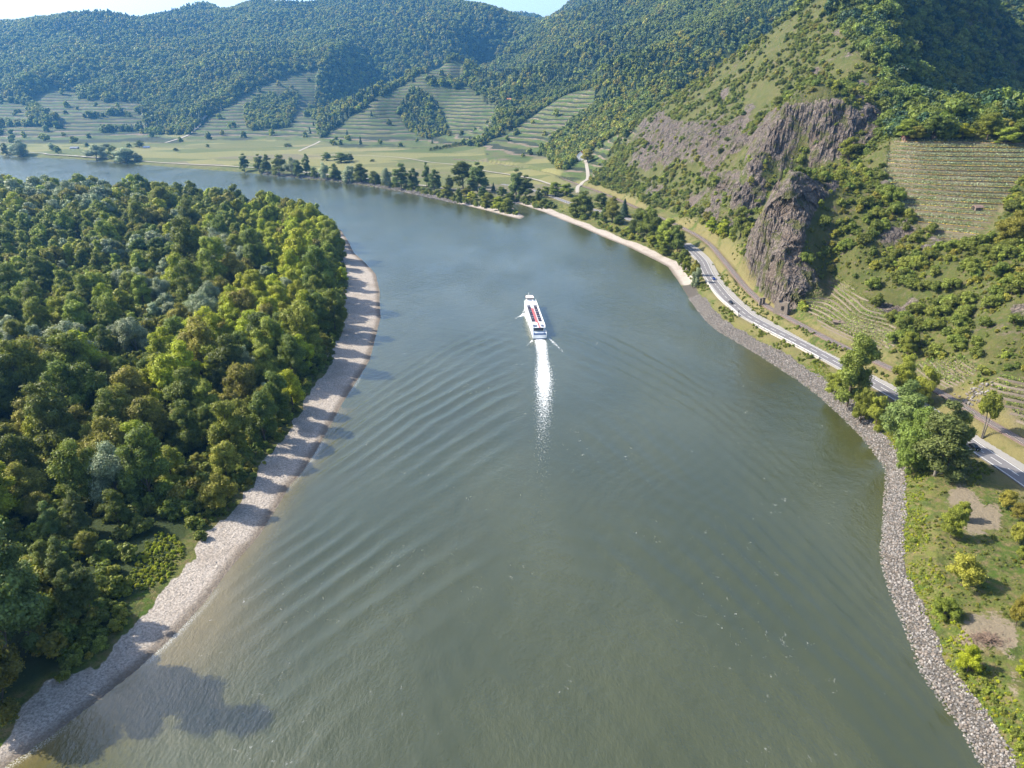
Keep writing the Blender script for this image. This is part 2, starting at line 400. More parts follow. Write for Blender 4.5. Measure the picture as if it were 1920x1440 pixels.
# ------------------------------------------------------------------ terrain heights on a fan of rings
def height(x, y, detail=True):
    shp = x.shape; x = x.ravel(); y = y.ravel()
    zr = rbf(x, y)
    r = np.hypot(x, y)
    hill = np.clip((zr - 14) / 60, 0, 1)
    far = sstep(1000, 2000, r)
    if detail:
        px, py = project(x, y, zr); nv = np.zeros(x.shape, bool)
        for q_ in SCRUB_VINES: nv |= inpoly(px, py, q_)
        hill = hill * np.where(nv & (r < 700), .28, 1)
        fv = np.zeros(x.shape, bool)
        for q_ in VINE: fv |= inpoly(px, py, q_)
        hill = hill * np.where(fv & (r > 1000), .4, 1)
        sc = 1 / 520.0
        n = fbm(x * sc, y * sc, o=5, s=3, ridge=True) - 0.1
        zr = zr + n * hill * (75 * far * (1 - 0.7*sstep(3300, 3900, r)) + 5)
        n2 = fbm(x / 45, y / 45, o=4, s=9)
        zr = zr + n2 * hill * (3.5 + 3 * far)
    zr = np.maximum(zr, 3.0 + 0.4 * fbm(x / 15, y / 15, o=3, s=5))
    isl = inpoly(x, y, ISL_POLY)
    di, _, _ = dist_poly(x, y, ISL)
    db, _, _ = dist_poly(x, y, BANK)
    water = inpoly(x, y, WATER_POLY)
    d = np.where(isl, di, db)
    # banks
    wob = 1 + 0.15 * fbm(x / 9, y / 9, o=3, s=21)
    zi = np.minimum(0.10 * d * wob, 2.6 + 0.5 * fbm(x / 18, y / 18, o=3, s=6) + 0.6 * sstep(30, 60, d))
    gravelbar = sstep(400, 520, y) * (1 - sstep(820, 1000, y))        # flat gravel on the bend, steep stone bank elsewhere
    slope = 0.42 * (1 - gravelbar) + 0.11 * gravelbar
    zb = np.minimum(slope * d * wob + 4 * np.maximum(d - 14 - 10 * gravelbar, 0), zr * sstep(-2, 10 + 14 * gravelbar, d) + 0 * zr)
    z = np.where(isl, zi, zb)
    zw = -np.minimum(0.12 * np.minimum(di, db), 4.0) - 0.05
    z = np.where(water, zw, z)
    # road and rail beds
    for L, w, o in ((ROAD, 5.6, 13), (RAIL, 3.2, 8)):
        dd, zz, _ = dist_poly(x, y, [tuple(p) for p in L[::2]])
        k = (1 - sstep(w, o, dd)) * np.where(water | isl, 0, 1)
        lim = np.minimum(1, d / 3)
        z = z * (1 - k * lim) + (zz - 0.35) * k * lim
    return z.reshape(shp), dict(isl=isl.reshape(shp), water=water.reshape(shp), d=d.reshape(shp), di=di.reshape(shp), db=db.reshape(shp), bar=gravelbar.reshape(shp))

A1 = np.concatenate([np.radians(np.arange(-70, -47, 0.6)), np.radians(np.arange(-47, -41, .16)), np.radians(np.arange(-41, 41, 0.088)), np.radians(np.arange(41, 47, .12)), np.radians(np.arange(47, 70, 0.6))])
rr = [35.0]
while rr[-1] < 9500:
    r_ = rr[-1]
    rr.append(r_ * (1.02 if r_ < 95 else (1.0072 if r_ < 370 else 1.0042 if r_ < 780 else 1.0072 if r_ < 950 else (1.011 if r_ < 4800 else 1.03))))
RR = np.array(rr)
GA, GR = np.meshgrid(A1, RR)
GX = GR * np.sin(GA); GY = GR * np.cos(GA)
GZ, INF = height(GX, GY)
PX, PY = project(GX, GY, GZ)
def wob(px, py, s, a=6):
    return px + a * fbm(GX / (GR * .03), GY / (GR * .03), o=3, s=s), py + a * .7 * fbm(GX / (GR * .03), GY / (GR * .03), o=3, s=s + 7)
def msk(polys, amp=5, s=50):
    x, y = wob(PX, PY, s, amp)
    m = np.zeros(PX.shape, bool)
    for p in polys: m |= inpoly(x, y, p)
    return m
MTN = [(1095,350),(1130,300),(1180,238),(1250,184),(1300,156),(1350,120),(1400,88),(1450,58),(1500,26),(1545,-10),(1600,-60),(1700,-400),(3000,-400),(3000,2600),(1600,2600),(1290,432)]
near = (GX > 0) & (GR < 2300) & inpoly(PX, PY, MTN)
M_ROCK = ((msk([ROCK2], 26, 60) & (fbm(GX / 30, GZ / 16, GY / 30, o=4, s=62) > -.17)) | msk([ROCK1], 12, 61)) & near & (GZ > 9)
M_WOOD = msk(WOODIN, 5, 70) & ~near
M_VINE = msk(VINE, 3, 80) & (GR > 1000) & ~M_WOOD & (GZ > 8)
M_NV = msk(SCRUB_VINES, 2, 90) & near & (GR < 640)
# rock relief: blocky displacement, steeper faces
gy, gx = np.gradient(GZ)
dr = np.gradient(GR, axis=0); da = np.gradient(GA, axis=1) * GR
sr = gy / dr; sa = gx / da
SLOPE = np.hypot(sr, sa)
extra = near & (GZ > 14) & ~M_NV & (fbm(GX / 26, GY / 26, GZ / 12, o=4, s=33) > 0.24)
ROCKF = np.clip(M_ROCK * 1.0 + 0.8 * extra, 0, 1)
def blur(a, n=1):
    for _ in range(n):
        b = a.copy()
        b[1:-1] = (a[:-2] + 2 * a[1:-1] + a[2:]) / 4
        a = b.copy()
        a[:, 1:-1] = (b[:, :-2] + 2 * b[:, 1:-1] + b[:, 2:]) / 4
    return a
RK = blur(ROCKF.astype(float), 3)
crag = fbm(GX / 34, GY / 34, GZ / 30, o=5, s=41, ridge=True, g=.55)
fin = (1 - .6 * sstep(400, 650, GR)) * fbm(GX / 7, GY / 7, GZ / 10, o=4, s=47, ridge=True, g=.6)
big = np.clip(M_ROCK.astype(float), 0, 1); big = blur(big, 4)
NZ = (crag * 3.4 * big + fin * 1.7 * RK)
scr = near & (GZ > 12)
NZ = NZ + blur((scr & ~M_NV).astype(float), 6) * (5.5 * fbm(GX / 70, GY / 70, GZ / 60, o=3, s=53) + 2.6 * fbm(GX / 24, GY / 24, GZ / 20, o=3, s=54, ridge=True)) * sstep(14, 30, GZ)
NZ = NZ + blur((scr & ~M_NV).astype(float), 3) * fbm(GX / 14, GY / 14, o=3, s=51) * 1.6 * (1 - .5 * sstep(500, 900, GR))
GZ = GZ + NZ
# push rock out sideways a little so faces overhang and break up
rk_a = fbm(GX / 26, GY / 26, (GZ - .35 * GX) / 22, o=5, s=44, ridge=True, g=.6); rk_b = vnoise(np.floor(GX / 6 + GZ / 9), np.floor(GZ / 7 + GX / 15), s=46)
push = big * (7.0 * rk_a + 1.8 * rk_b); gl_ = np.hypot(*np.gradient(blur(GZ, 6))) + 1e-6
hx = -push * .45 + big * 1.5 * fbm(GX / 5, GZ / 4, GY / 5, o=3, s=48); hy = -push
TX = GX + hx; TY = GY + hy
def ground(x, y):                            # terrain height at plan points (bilinear in the fan)
    x = np.asarray(x, float); y = np.asarray(y, float)
    a = np.arctan2(x, y); r = np.hypot(x, y)
    ia = np.clip(np.interp(a, A1, np.arange(len(A1))), 0, len(A1) - 1.001)
    ir = np.clip(np.interp(r, RR, np.arange(len(RR))), 0, len(RR) - 1.001)
    i0 = ir.astype(int); j0 = ia.astype(int); fi = ir - i0; fj = ia - j0
    return (GZ[i0, j0] * (1 - fi) * (1 - fj) + GZ[i0 + 1, j0] * fi * (1 - fj) + GZ[i0, j0 + 1] * (1 - fi) * fj + GZ[i0 + 1, j0 + 1] * fi * fj)
def lookup(G, x, y):
    a = np.arctan2(x, y); r = np.hypot(x, y)
    ia = np.clip(np.rint(np.interp(a, A1, np.arange(len(A1)))), 0, len(A1) - 1).astype(int)
    ir = np.clip(np.rint(np.interp(r, RR, np.arange(len(RR)))), 0, len(RR) - 1).astype(int)
    return G[ir, ia]
def hit(px, py, rmax=9000):                  # first terrain point along the sight line of a photo point
    x, y, w = ray(px, py)
    t = np.geomspace(60, rmax, 1500) / math.hypot(x, y)
    zz = CAM_H + w * t; g = np.maximum(ground(x * t, y * t), 0)
    k = np.nonzero(zz <= g)[0]
    if len(k) == 0: return None
    k = k[0]
    lo, hi = (t[k - 1], t[k]) if k else (t[0], t[0])
    for _ in range(12):
        m = (lo + hi) / 2
        if CAM_H + w * m <= max(float(ground(x * m, y * m)), 0): hi = m
        else: lo = m
    return (x * hi, y * hi, max(float(ground(x * hi, y * hi)), 0))

# cover masks
isl, wat, dd_, dbk = INF['isl'], INF['water'], INF['di'], INF['db']
land = ~isl & ~wat
M_FIELD = land & ~near & (GR > 880) & (GZ < 16) & ~M_VINE & ~M_WOOD & (dbk > 14)
M_HILL = land & ~M_FIELD & ~M_VINE & (GR > 1000) & (GZ >= 8) & ~near
EDX, EDY = GX + 5 * fbm(GX / 11, GY / 11, o=4, s=12), GY + 5 * fbm(GX / 11, GY / 11, o=4, s=18)
G_ISL = isl & ~inpoly(EDX, EDY, WOOD_POLY)
barw = 20 + 5 * fbm(GX / 25, GY / 25, o=2, s=13)
G_BAR = land & (dbk < np.where(INF['bar'] > .5, barw * 0.58, 0)) & (GR < 1050)
RIPW = np.interp(GY, [60, 190, 265, 500], [5.0, 4.9, 7.4, 7.4])
G_RIP = land & (dbk < RIPW + 1.2 * fbm(GX / 8, GY / 8, o=2, s=14)) & (INF['bar'] < .5) & (GR < 560)
G_FARB = land & (dbk < 9) & (GR >= 900)
GRAV = np.clip(1.0 * G_ISL + 1.0 * G_BAR, 0, 1)
G_RIP = G_RIP | (G_FARB & (dbk < 6))
m1 = np.stack([RK, blur(M_VINE.astype(float)), blur(M_FIELD.astype(float))], -1)
DRY = sstep(-0.1, .35, fbm(GX / 16, GY / 16, o=4, s=19))
strip = dist_poly(GX, GY, [tuple(p) for p in ROAD[::3]])[0]
strip2 = dist_poly(GX, GY, [tuple(p) for p in RAIL[::3]])[0]
DIRT = msk([[(1760,925),(1800,915),(1850,925),(1885,960),(1890,1000),(1840,995),(1800,965),(1765,960)], [(1800,1175),(1850,1150),(1905,1170),(1910,1215),(1850,1230),(1810,1215)], [(1890,1235),(1930,1290),(1920,1310),(1880,1250)]], 42, 95) & near & (GR < 400)
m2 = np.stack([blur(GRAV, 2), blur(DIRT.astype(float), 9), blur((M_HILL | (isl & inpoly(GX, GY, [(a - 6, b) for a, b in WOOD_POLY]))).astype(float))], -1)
m3 = np.stack([np.clip((1 - sstep(4, 15, np.minimum(strip, strip2))) * land, 0, 1), blur(G_RIP.astype(float), 2), blur(M_NV.astype(float))], -1)

# ---- terrain material
n = NT('terrain')
P = n.pos()
a1 = n.n('ShaderNodeSeparateColor', ins={0: n.attr('m1', 'Color')}); a2 = n.n('ShaderNodeSeparateColor', ins={0: n.attr('m2', 'Color')}); a3 = n.n('ShaderNodeSeparateColor', ins={0: n.attr('m3', 'Color')})
rockM, vineM, fieldM = a1.outputs; gravM, dirtM, woodM = a2.outputs; stripM, ripM, nvM = a3.outputs
sep = n.n('ShaderNodeSeparateXYZ', ins={0: P})
n1 = n.noise(P, 0.06, 5, .6); n2 = n.noise(P, 0.5, 4, .6); n3 = n.noise(P, 2.6, 3, .6); n4 = n.noise(P, 0.012, 4, .5)
grass = n.mix(n.ramp(n1, .38, .62), (0.050, 0.085, 0.012), (0.105, 0.115, 0.028))
grass = n.mix(n.ramp(n2, .4, .7), grass, (0.145, 0.115, 0.055))
grass = n.mix(n.ramp(n.noise(P, .22, 6, .7), .5, .62, 0, .75), grass, (0.045, 0.058, 0.016))
grass = n.mix(n.ramp(n3, .5, .72, 0, .6), grass, (0.03, 0.05, 0.012))
dry = n.mix(n2, (0.175, 0.14, 0.068), (0.11, 0.11, 0.04))
grass = n.mix(n.ramp(sep.outputs[2], 12, 24), grass, n.mix(.65, grass, n.mix(n1, (0.034, 0.050, 0.011), (0.076, 0.072, 0.026))))
grass = n.mix(n.math('MULTIPLY', n.ramp(sep.outputs[2], 13, 20), n.ramp(n.noise(P, .16, 7, .78), .545, .62, 0, .8)), grass, (0.105, 0.085, 0.062))
c = n.mix(n.math('MULTIPLY', stripM, n.ramp(n1, .35, .5)), grass, dry)
# stone
vr = n.voro(n.mapv(P, (.35, .35, .16)), 1.0, 'DISTANCE_TO_EDGE'); vr2 = n.voro(n.mapv(P, (1.1, 1.1, .6)), 1.0, 'DISTANCE_TO_EDGE')
rock = n.mix(n.ramp(n2, .3, .7), (0.062, 0.052, 0.045), (0.170, 0.143, 0.125))
rock = n.mix(n.ramp(n1, .45, .65, 0, .6), rock, (0.105, 0.078, 0.06))
vr3 = n.voro(n.mapv(P, (.085, .085, .05), (.3, .2, .4)), 1.0, 'DISTANCE_TO_EDGE')
rock = n.mix(n.ramp(vr, 0.0, .07, .6, 0), rock, (0.02, 0.017, 0.018))
rock = n.mix(n.ramp(vr3, 0.0, .045, .8, 0), rock, (0.018, 0.015, 0.017))
rock = n.mix(n.ramp(n3, .55, .75, 0, .7), rock, (0.30, 0.27, 0.235))
rock = n.mix(n.ramp(n.noise(P, .10, 6, .7), .52, .58, 0, .9), rock, n.mix(n2, (0.035, 0.05, 0.014), (0.085, 0.08, 0.03)))
c = n.mix(n.ramp(n.math('ADD', rockM, n.math('MULTIPLY', n.math('SUBTRACT', n2, .5), .9)), .42, .58), c, rock)
# terraces: stone walls and vine rows follow the height lines
zz = n.math('ADD', sep.outputs[2], n.math('MULTIPLY', n4, 9.0))
ph = n.math('FRACT', n.math('DIVIDE', zz, 9.0))
wall = n.ramp(n.math('ABSOLUTE', n.math('SUBTRACT', ph, .5)), .18, .27, 1, 0)
ph2 = n.math('FRACT', n.math('DIVIDE', zz, 2.5))
row = n.ramp(n.math('ABSOLUTE', n.math('SUBTRACT', ph2, .5)), .18, .3, 1, 0)
vc = n.mix(n.ramp(n.noise(P, .02, 4, .6), .4, .6), (0.048, 0.078, 0.018), (0.088, 0.090, 0.038))
vc = n.mix(n.math('MULTIPLY', row, .5), vc, (0.075, 0.105, 0.03))
vc = n.mix(n.math('MULTIPLY', wall, n.ramp(n.noise(P, .02, 3), .38, .5, .7, 1)), vc, (0.026, 0.034, 0.018))
ph3 = n.math('FRACT', n.math('ADD', n.math('DIVIDE', zz, 9.0), .24))
wall2 = n.ramp(n.math('ABSOLUTE', n.math('SUBTRACT', ph3, .5)), .05, .12, 1, 0)
vc = n.mix(n.math('MULTIPLY', wall2, n.ramp(n.noise(P, .03, 3), .4, .55, .2, .95)), vc, (0.165, 0.13, 0.10))
c = n.mix(vineM, c, vc)
nvc = n.mix(n.ramp(n2, .35, .6), (0.055, 0.078, 0.02), (0.115, 0.10, 0.05))
c = n.mix(nvM, c, n.mix(n.ramp(n1, .45, .6, 0, .6), nvc, (0.15, 0.125, 0.085)))
# level fields in plots
rot = n.mapv(P, (.0052, .0105, .0), (0, 0, .5))
vplot = n.n('ShaderNodeTexVoronoi', feature='F1', ins={'Vector': rot, 'Scale': 1.0}); vplot.distance = 'CHEBYCHEV'; vplot.inputs['Randomness'].default_value = .8
pc = n.n('ShaderNodeSeparateColor', ins={0: vplot.outputs['Color']})
fc = n.mix(pc.outputs[0], (0.070, 0.092, 0.028), (0.125, 0.122, 0.050))
fc = n.mix(n.ramp(pc.outputs[1], .78, .80, 0, .8), fc, (0.15, 0.125, 0.085))
fc = n.mix(n.ramp(pc.outputs[2], .7, .72, 0, .5), fc, (0.24, 0.215, 0.09))
wv = n.n('ShaderNodeTexWave', ins={'Vector': n.mapv(P, (1, 1, 0), (0, 0, .55)), 'Scale': .16, 'Distortion': .3})
fc = n.mix(n.math('MULTIPLY', wv.outputs['Fac'], .35), fc, (0.07, 0.10, 0.025))
c = n.mix(fieldM, c, fc)
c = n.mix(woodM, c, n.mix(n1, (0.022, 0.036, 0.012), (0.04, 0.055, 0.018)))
# gravel
gr = n.mix(n.ramp(n.noise(P, 1.8, 5, .75), .35, .65), (0.20, 0.177, 0.155), (0.44, 0.395, 0.35))
gr = n.mix(n.ramp(n.noise(P, .09, 3), .5, .66, 0, .35), gr, (0.20, 0.165, 0.13))
wet = n.ramp(sep.outputs[2], .08, .42, 1, 0)
gr = n.mix(n.math('MULTIPLY', wet, .72), gr, (0.09, 0.07, 0.05))
c = n.mix(n.ramp(n.math('ADD', gravM, n.math('MULTIPLY', n.math('SUBTRACT', n2, .5), .5)), .4, .6), c, gr)
c = n.mix(n.ramp(n.math('ADD', ripM, n.math('MULTIPLY', n.math('SUBTRACT', n2, .5), .6)), .4, .6), c, n.mix(n3, (0.04, 0.035, 0.03), (0.11, 0.10, 0.088)))
c = n.mix(n.ramp(n.math('ADD', dirtM, n.math('MULTIPLY', n.math('SUBTRACT', n.noise(P, .45, 6, .75), .5), 2.6)), .45, .62), c, n.mix(n3, (0.13, 0.108, 0.072), (0.22, 0.185, 0.135)))
c = n.mix(n.ramp(sep.outputs[2], -.5, .0, 1, 0), c, (0.06, 0.05, 0.03))
hb = n.math('ADD', n.math('MULTIPLY', n.noise(P, .8, 6, .7), 1.0), n.math('MULTIPLY', n.ramp(vr, 0, .15), n.math('MULTIPLY', rockM, .9)))
hb = n.math('ADD', hb, n.math('MULTIPLY', n.ramp(vr2, 0, .2), n.math('MULTIPLY', rockM, .35)))
n.bsdf(c, 0.92, spec=.15, normal=n.bump(hb, .7, 1.2))
M_TERR = n.m

nr, na = GX.shape
ii = np.arange(nr * na).reshape(nr, na)
Q = np.stack([ii[:-1, :-1], ii[:-1, 1:], ii[1:, 1:], ii[1:, :-1]], -1).reshape(-1, 4)
me = mesh_np('terrain', np.stack([TX, TY, GZ], -1).reshape(-1, 3), Q, M_TERR, True,
             dict(m1=m1.reshape(-1, 3), m2=m2.reshape(-1, 3), m3=m3.reshape(-1, 3)))
_sm = (RK[:-1, :-1] < .35).ravel(); me.polygons.foreach_set('use_smooth', _sm)
terrain = tag(link('terrain', me), kind='structure')
# ------------------------------------------------------------------ river: wake waves are real relief, ripples are bump
WA = np.concatenate([np.radians(np.arange(-70, -47, 1.0)), np.radians(np.arange(-47, 47, 0.11)), np.radians(np.arange(47, 70, 1.0))])
wr = [30.0]
while wr[-1] < 3200: wr.append(wr[-1] * (1.02 if wr[-1] < 90 else (1.0045 if wr[-1] < 480 else 1.015)))
WR_ = np.array(wr)
wa, wrr = np.meshgrid(WA, WR_)
wx = wrr * np.sin(wa); wy = wrr * np.cos(wa)
SHIP_A = np.array(atz(1012, 636)[:2]); SHIP_B = np.array(atz(990, 568, 0)[:2])      # stern and bow
sd_ = (SHIP_B - SHIP_A) / np.linalg.norm(SHIP_B - SHIP_A)
TRK = smooth_line([tuple(SHIP_B), tuple(SHIP_A), atz(1018, 680)[:2], atz(1020, 740)[:2], atz(1017, 820)[:2], atz(1008, 1000)[:2], (0, 95), (-6, 20)], 6.0)
nD, _, sA = dist_poly(wx, wy, [tuple(p) for p in TRK])
# side of the track
i_near = sA
tx = np.interp(sA, np.linspace(0, 400, 2), [0, 0])
dirx, diry = -sd_[0], -sd_[1]
side = np.sign((wx - SHIP_A[0]) * diry - (wy - SHIP_A[1]) * dirx)       # +1 = left of the picture
side = np.where(wx < np.interp(wy, TRK[::-1, 1], TRK[::-1, 0]), 1, -1)
Fm = 118.0
D = 16.0
inv = -130 * np.log(np.clip(1 - nD / Fm, 1e-3, 1))
jit = fbm(wx / 50, wy / 50, o=3, s=71) * 9
phase = 2 * np.pi * (sA - inv + jit) / D
slopeang = np.clip(0.85 * np.exp(-inv / 130), .12, .85)
env = sstep(0, 14, sA - inv) * sstep(5, 22, nD) * (1 - sstep(95, 116, nD)) * (1 - .35 * sstep(200, 380, sA))
env = env * np.clip(.55 + .9 * fbm(wx / 38, wy / 38, o=3, s=72), .05, 1.3)
amp = np.where(side > 0, 0.15, 0.10)
h = env * amp * np.where(side > 0, 1.0, 1.0) * (1.6 * np.exp(1.2 * np.sin(phase)) / 2.2 - 1 + .2 * np.sin(2 * phase + 1))
# feathered near-field ridges right behind the bow and stern
h *= np.clip(slopeang / .35, .45, 1.2)
h += 0.05 * fbm(wx / 5, wy / 9, o=3, s=73) * (1 - sstep(600, 900, wrr)) + 0.07 * fbm(wx / 26, wy / 30, o=2, s=74)
bl, _, _ = dist_poly(wx, wy, ISL); br, _, _ = dist_poly(wx, wy, BANK)
for (ax, ay, wl, am) in ((.9, .44, 6.3, .035), (.35, .94, 9.1, .04), (-.75, .66, 4.4, .025), (.98, -.2, 12.0, .04)):
    ph_ = 2 * np.pi * (wx * ax + wy * ay + 6 * fbm(wx / 40, wy / 40, o=2, s=75)) / wl
    h += am * np.sin(ph_) * np.clip(fbm(wx / 70 + ax * 9, wy / 70, o=2, s=76) + .25, 0, 1) * (1 - sstep(380, 600, wrr))
h *= sstep(0, 5, np.minimum(bl, br)) * .9 + .1
# foam: prop wash, bow and stern crests
dw = (wx - SHIP_A[0]) * dirx + (wy - SHIP_A[1]) * diry                  # distance behind the stern
L_SHIP = float(np.linalg.norm(SHIP_B - SHIP_A))
cx = nD; sb = sA - L_SHIP
wash = np.exp(-(cx / (3.7 + 0.010 * np.clip(sb, 0, 400))) ** 2) * sstep(-2, 2, sb) * (np.exp(-sb.clip(0) / 70) * 1.15)
def seg(pa, pb, w0, w1, k=1.0):
    a = np.array(atz(*pa)[:2]); b = np.array(atz(*pb)[:2]); d = b - a; L2 = (d ** 2).sum()
    t = ((wx - a[0]) * d[0] + (wy - a[1]) * d[1]) / L2; tc = np.clip(t, 0, 1)
    q = np.hypot(wx - a[0] - tc * d[0], wy - a[1] - tc * d[1])
    return k * np.exp(-(q / (w0 + (w1 - w0) * tc)) ** 2) * (1 - .4 * tc)
foam = wash + seg((1030, 634), (1056, 660), 0.8, 2.2, .72) + seg((981, 590), (966, 597), 0.9, 1.8, .8) + seg((984, 580), (979, 592), 1.1, 1.1, .7) \
    + seg((998, 638), (988, 648), .5, .8, .7) + seg((983, 588), (1000, 634), 0.7, 1.0, .8)
streak = np.exp(-(cx / (9 + .02 * sb.clip(0))) ** 2) * sstep(20, 60, sb) * np.exp(-sb.clip(0) / 130) * .5
foam = foam + streak
shore = .7 * np.exp(-((bl - .5) / .8) ** 2) * (wy < 300) * sstep(-.05, .5, vnoise(wx / 14, wy / 14, s=77)) * .8
shal = .7 * np.exp(-bl / 7) * (wx < 0) * (wy < 260) + .22 * np.exp(-br / 25) * (wy < 420) + np.exp(-((wx + 82) ** 2 + (wy - 125) ** 2) / 30 ** 2) * .5
n = NT('river_water')
P = n.pos()
fa = n.n('ShaderNodeSeparateColor', ins={0: n.attr('wm', 'Color')})
fo, sha, shor = fa.outputs
big_ = n.noise(n.mapv(P, (1, .5, 1)), .018, 4, .55)
base = n.mix(n.ramp(big_, .35, .65), (0.033, 0.039, 0.013), (0.047, 0.052, 0.019))
base = n.mix(n.ramp(sha, .1, .9, 0, .9), base, (0.115, 0.092, 0.036))
# drifting foam filaments left over from boats
wrp = n.noise(P, .09, 3, .5, True)
wp = n.n('ShaderNodeVectorMath', operation='ADD', ins={0: P, 1: n.n('ShaderNodeVectorMath', operation='SCALE', ins={0: wrp, 'Scale': 14.0}).outputs[0]}).outputs[0]
fl = n.noise(n.mapv(wp, (1, .55, 1)), .5, 6, .8)
filam = n.math('MULTIPLY', n.ramp(fl, .62, .74), n.ramp(n.noise(P, .025, 4), .48, .64, 0, .5))
ff = n.math('ADD', fo, n.math('MULTIPLY', n.math('SUBTRACT', n.noise(n.mapv(P, (1, .5, 1)), 1.3, 7, .8), .5), 1.7))
foamM = n.ramp(ff, .42, .95)
foamM = n.math('MULTIPLY', foamM, n.ramp(fo, .03, .2))
sf = n.math('MULTIPLY', shor, n.ramp(n.noise(P, 3.2, 5, .8), .46, .62))
foamM = n.math('MAXIMUM', foamM, n.math('MULTIPLY', sf, .8)); foamM = n.math('MAXIMUM', foamM, filam)
colr = n.mix(foamM, base, (0.82, 0.84, 0.85))
rip = n.math('ADD', n.noise(n.mapv(P, (1, .45, 1), (0, 0, .35)), 1.25, 5, .62), n.math('MULTIPLY', n.noise(n.mapv(P, (1, .6, 1), (0, 0, -.5)), .28, 3, .5), 1.3))
n.bsdf(colr, n.math('ADD', n.math('MULTIPLY', foamM, .4), .16), spec=1.0, IOR=1.5, normal=n.bump(rip, n.ramp(n.noise(n.mapv(P, (1, .4, 1)), .02, 4, .6), .35, .65, .16, .42), .55))
M_WAT = n.m
nr, na = wx.shape
ii = np.arange(nr * na).reshape(nr, na)
Q = np.stack([ii[:-1, :-1], ii[:-1, 1:], ii[1:, 1:], ii[1:, :-1]], -1).reshape(-1, 4)
kq = (WR_[:-1, None] > 0) & np.ones((1, na - 1), bool)
me = mesh_np('river', np.stack([wx, wy, h], -1).reshape(-1, 3), Q, M_WAT, True, dict(wm=np.stack([foam.clip(0, 1.3), shal.clip(0, 1), shore], -1).reshape(-1, 3)))
river = tag(link('river', me), kind='structure')
# ------------------------------------------------------------------ foliage
def leaf_mat(name, ca, cb, trans=.38, rough=.55):
    n = NT(name)
    oi = n.n('ShaderNodeObjectInfo').outputs['Random']
    tone = n.attr('tone')
    c = n.mix(oi, ca, cb)
    c = n.mix(n.ramp(tone, .0, 1.0), n.mix(.5, c, tuple(x * .35 for x in ca)), n.mix(.5, c, tuple(min(1, x * 2.1) for x in cb)))
    hs = n.n('ShaderNodeHueSaturation', ins={'Color': c}); n.put(hs.inputs['Hue'], n.math('ADD', .485, n.math('MULTIPLY', n.math('FRACT', n.math('MULTIPLY', oi, 7.31)), .03)))
    n.put(hs.inputs['Value'], n.math('ADD', 1.05, n.math('MULTIPLY', n.math('FRACT', n.math('MULTIPLY', oi, 3.77)), .85)))
    c = hs.outputs[0]
    p = n.n('ShaderNodeBsdfPrincipled', ins={'Base Color': c, 'Roughness': rough, 'Specular IOR Level': .25})
    t = n.n('ShaderNodeBsdfTranslucent', ins={'Color': n.mix(.5, c, (0.22, 0.26, 0.02))})
    m = n.n('ShaderNodeMixShader', ins={0: trans, 1: p.outputs[0], 2: t.outputs[0]})
    n.t.links.new(m.outputs[0], n.out.inputs[0])
    return n.m
L_DARK = leaf_mat('foliage_dark', (0.056, 0.082, 0.016), (0.092, 0.118, 0.022))
L_MID = leaf_mat('foliage_mid', (0.105, 0.138, 0.018), (0.158, 0.180, 0.026))
L_POP = leaf_mat('foliage_poplar', (0.060, 0.088, 0.024), (0.095, 0.122, 0.036))
L_YEL = leaf_mat('foliage_yellow_green', (0.175, 0.205, 0.012), (0.230, 0.250, 0.016), .4)
L_SIL = leaf_mat('foliage_silver', (0.125, 0.160, 0.085), (0.175, 0.200, 0.12), .2)
L_OLI = leaf_mat('foliage_olive', (0.125, 0.125, 0.020), (0.17, 0.16, 0.026))
L_CON = leaf_mat('needles', (0.014, 0.032, 0.012), (0.022, 0.044, 0.018), .1)
L_SCR = leaf_mat('scrub_leaves', (0.062, 0.085, 0.016), (0.115, 0.135, 0.024))
L_ORA = leaf_mat('foliage_autumn', (0.12, 0.10, 0.018), (0.17, 0.13, 0.02))
BARK = plain('bark', (0.085, 0.065, 0.048), .9, var=.5, scale=3)
BARKG = plain('bark_grey', (0.14, 0.125, 0.105), .9, var=.4, scale=3)

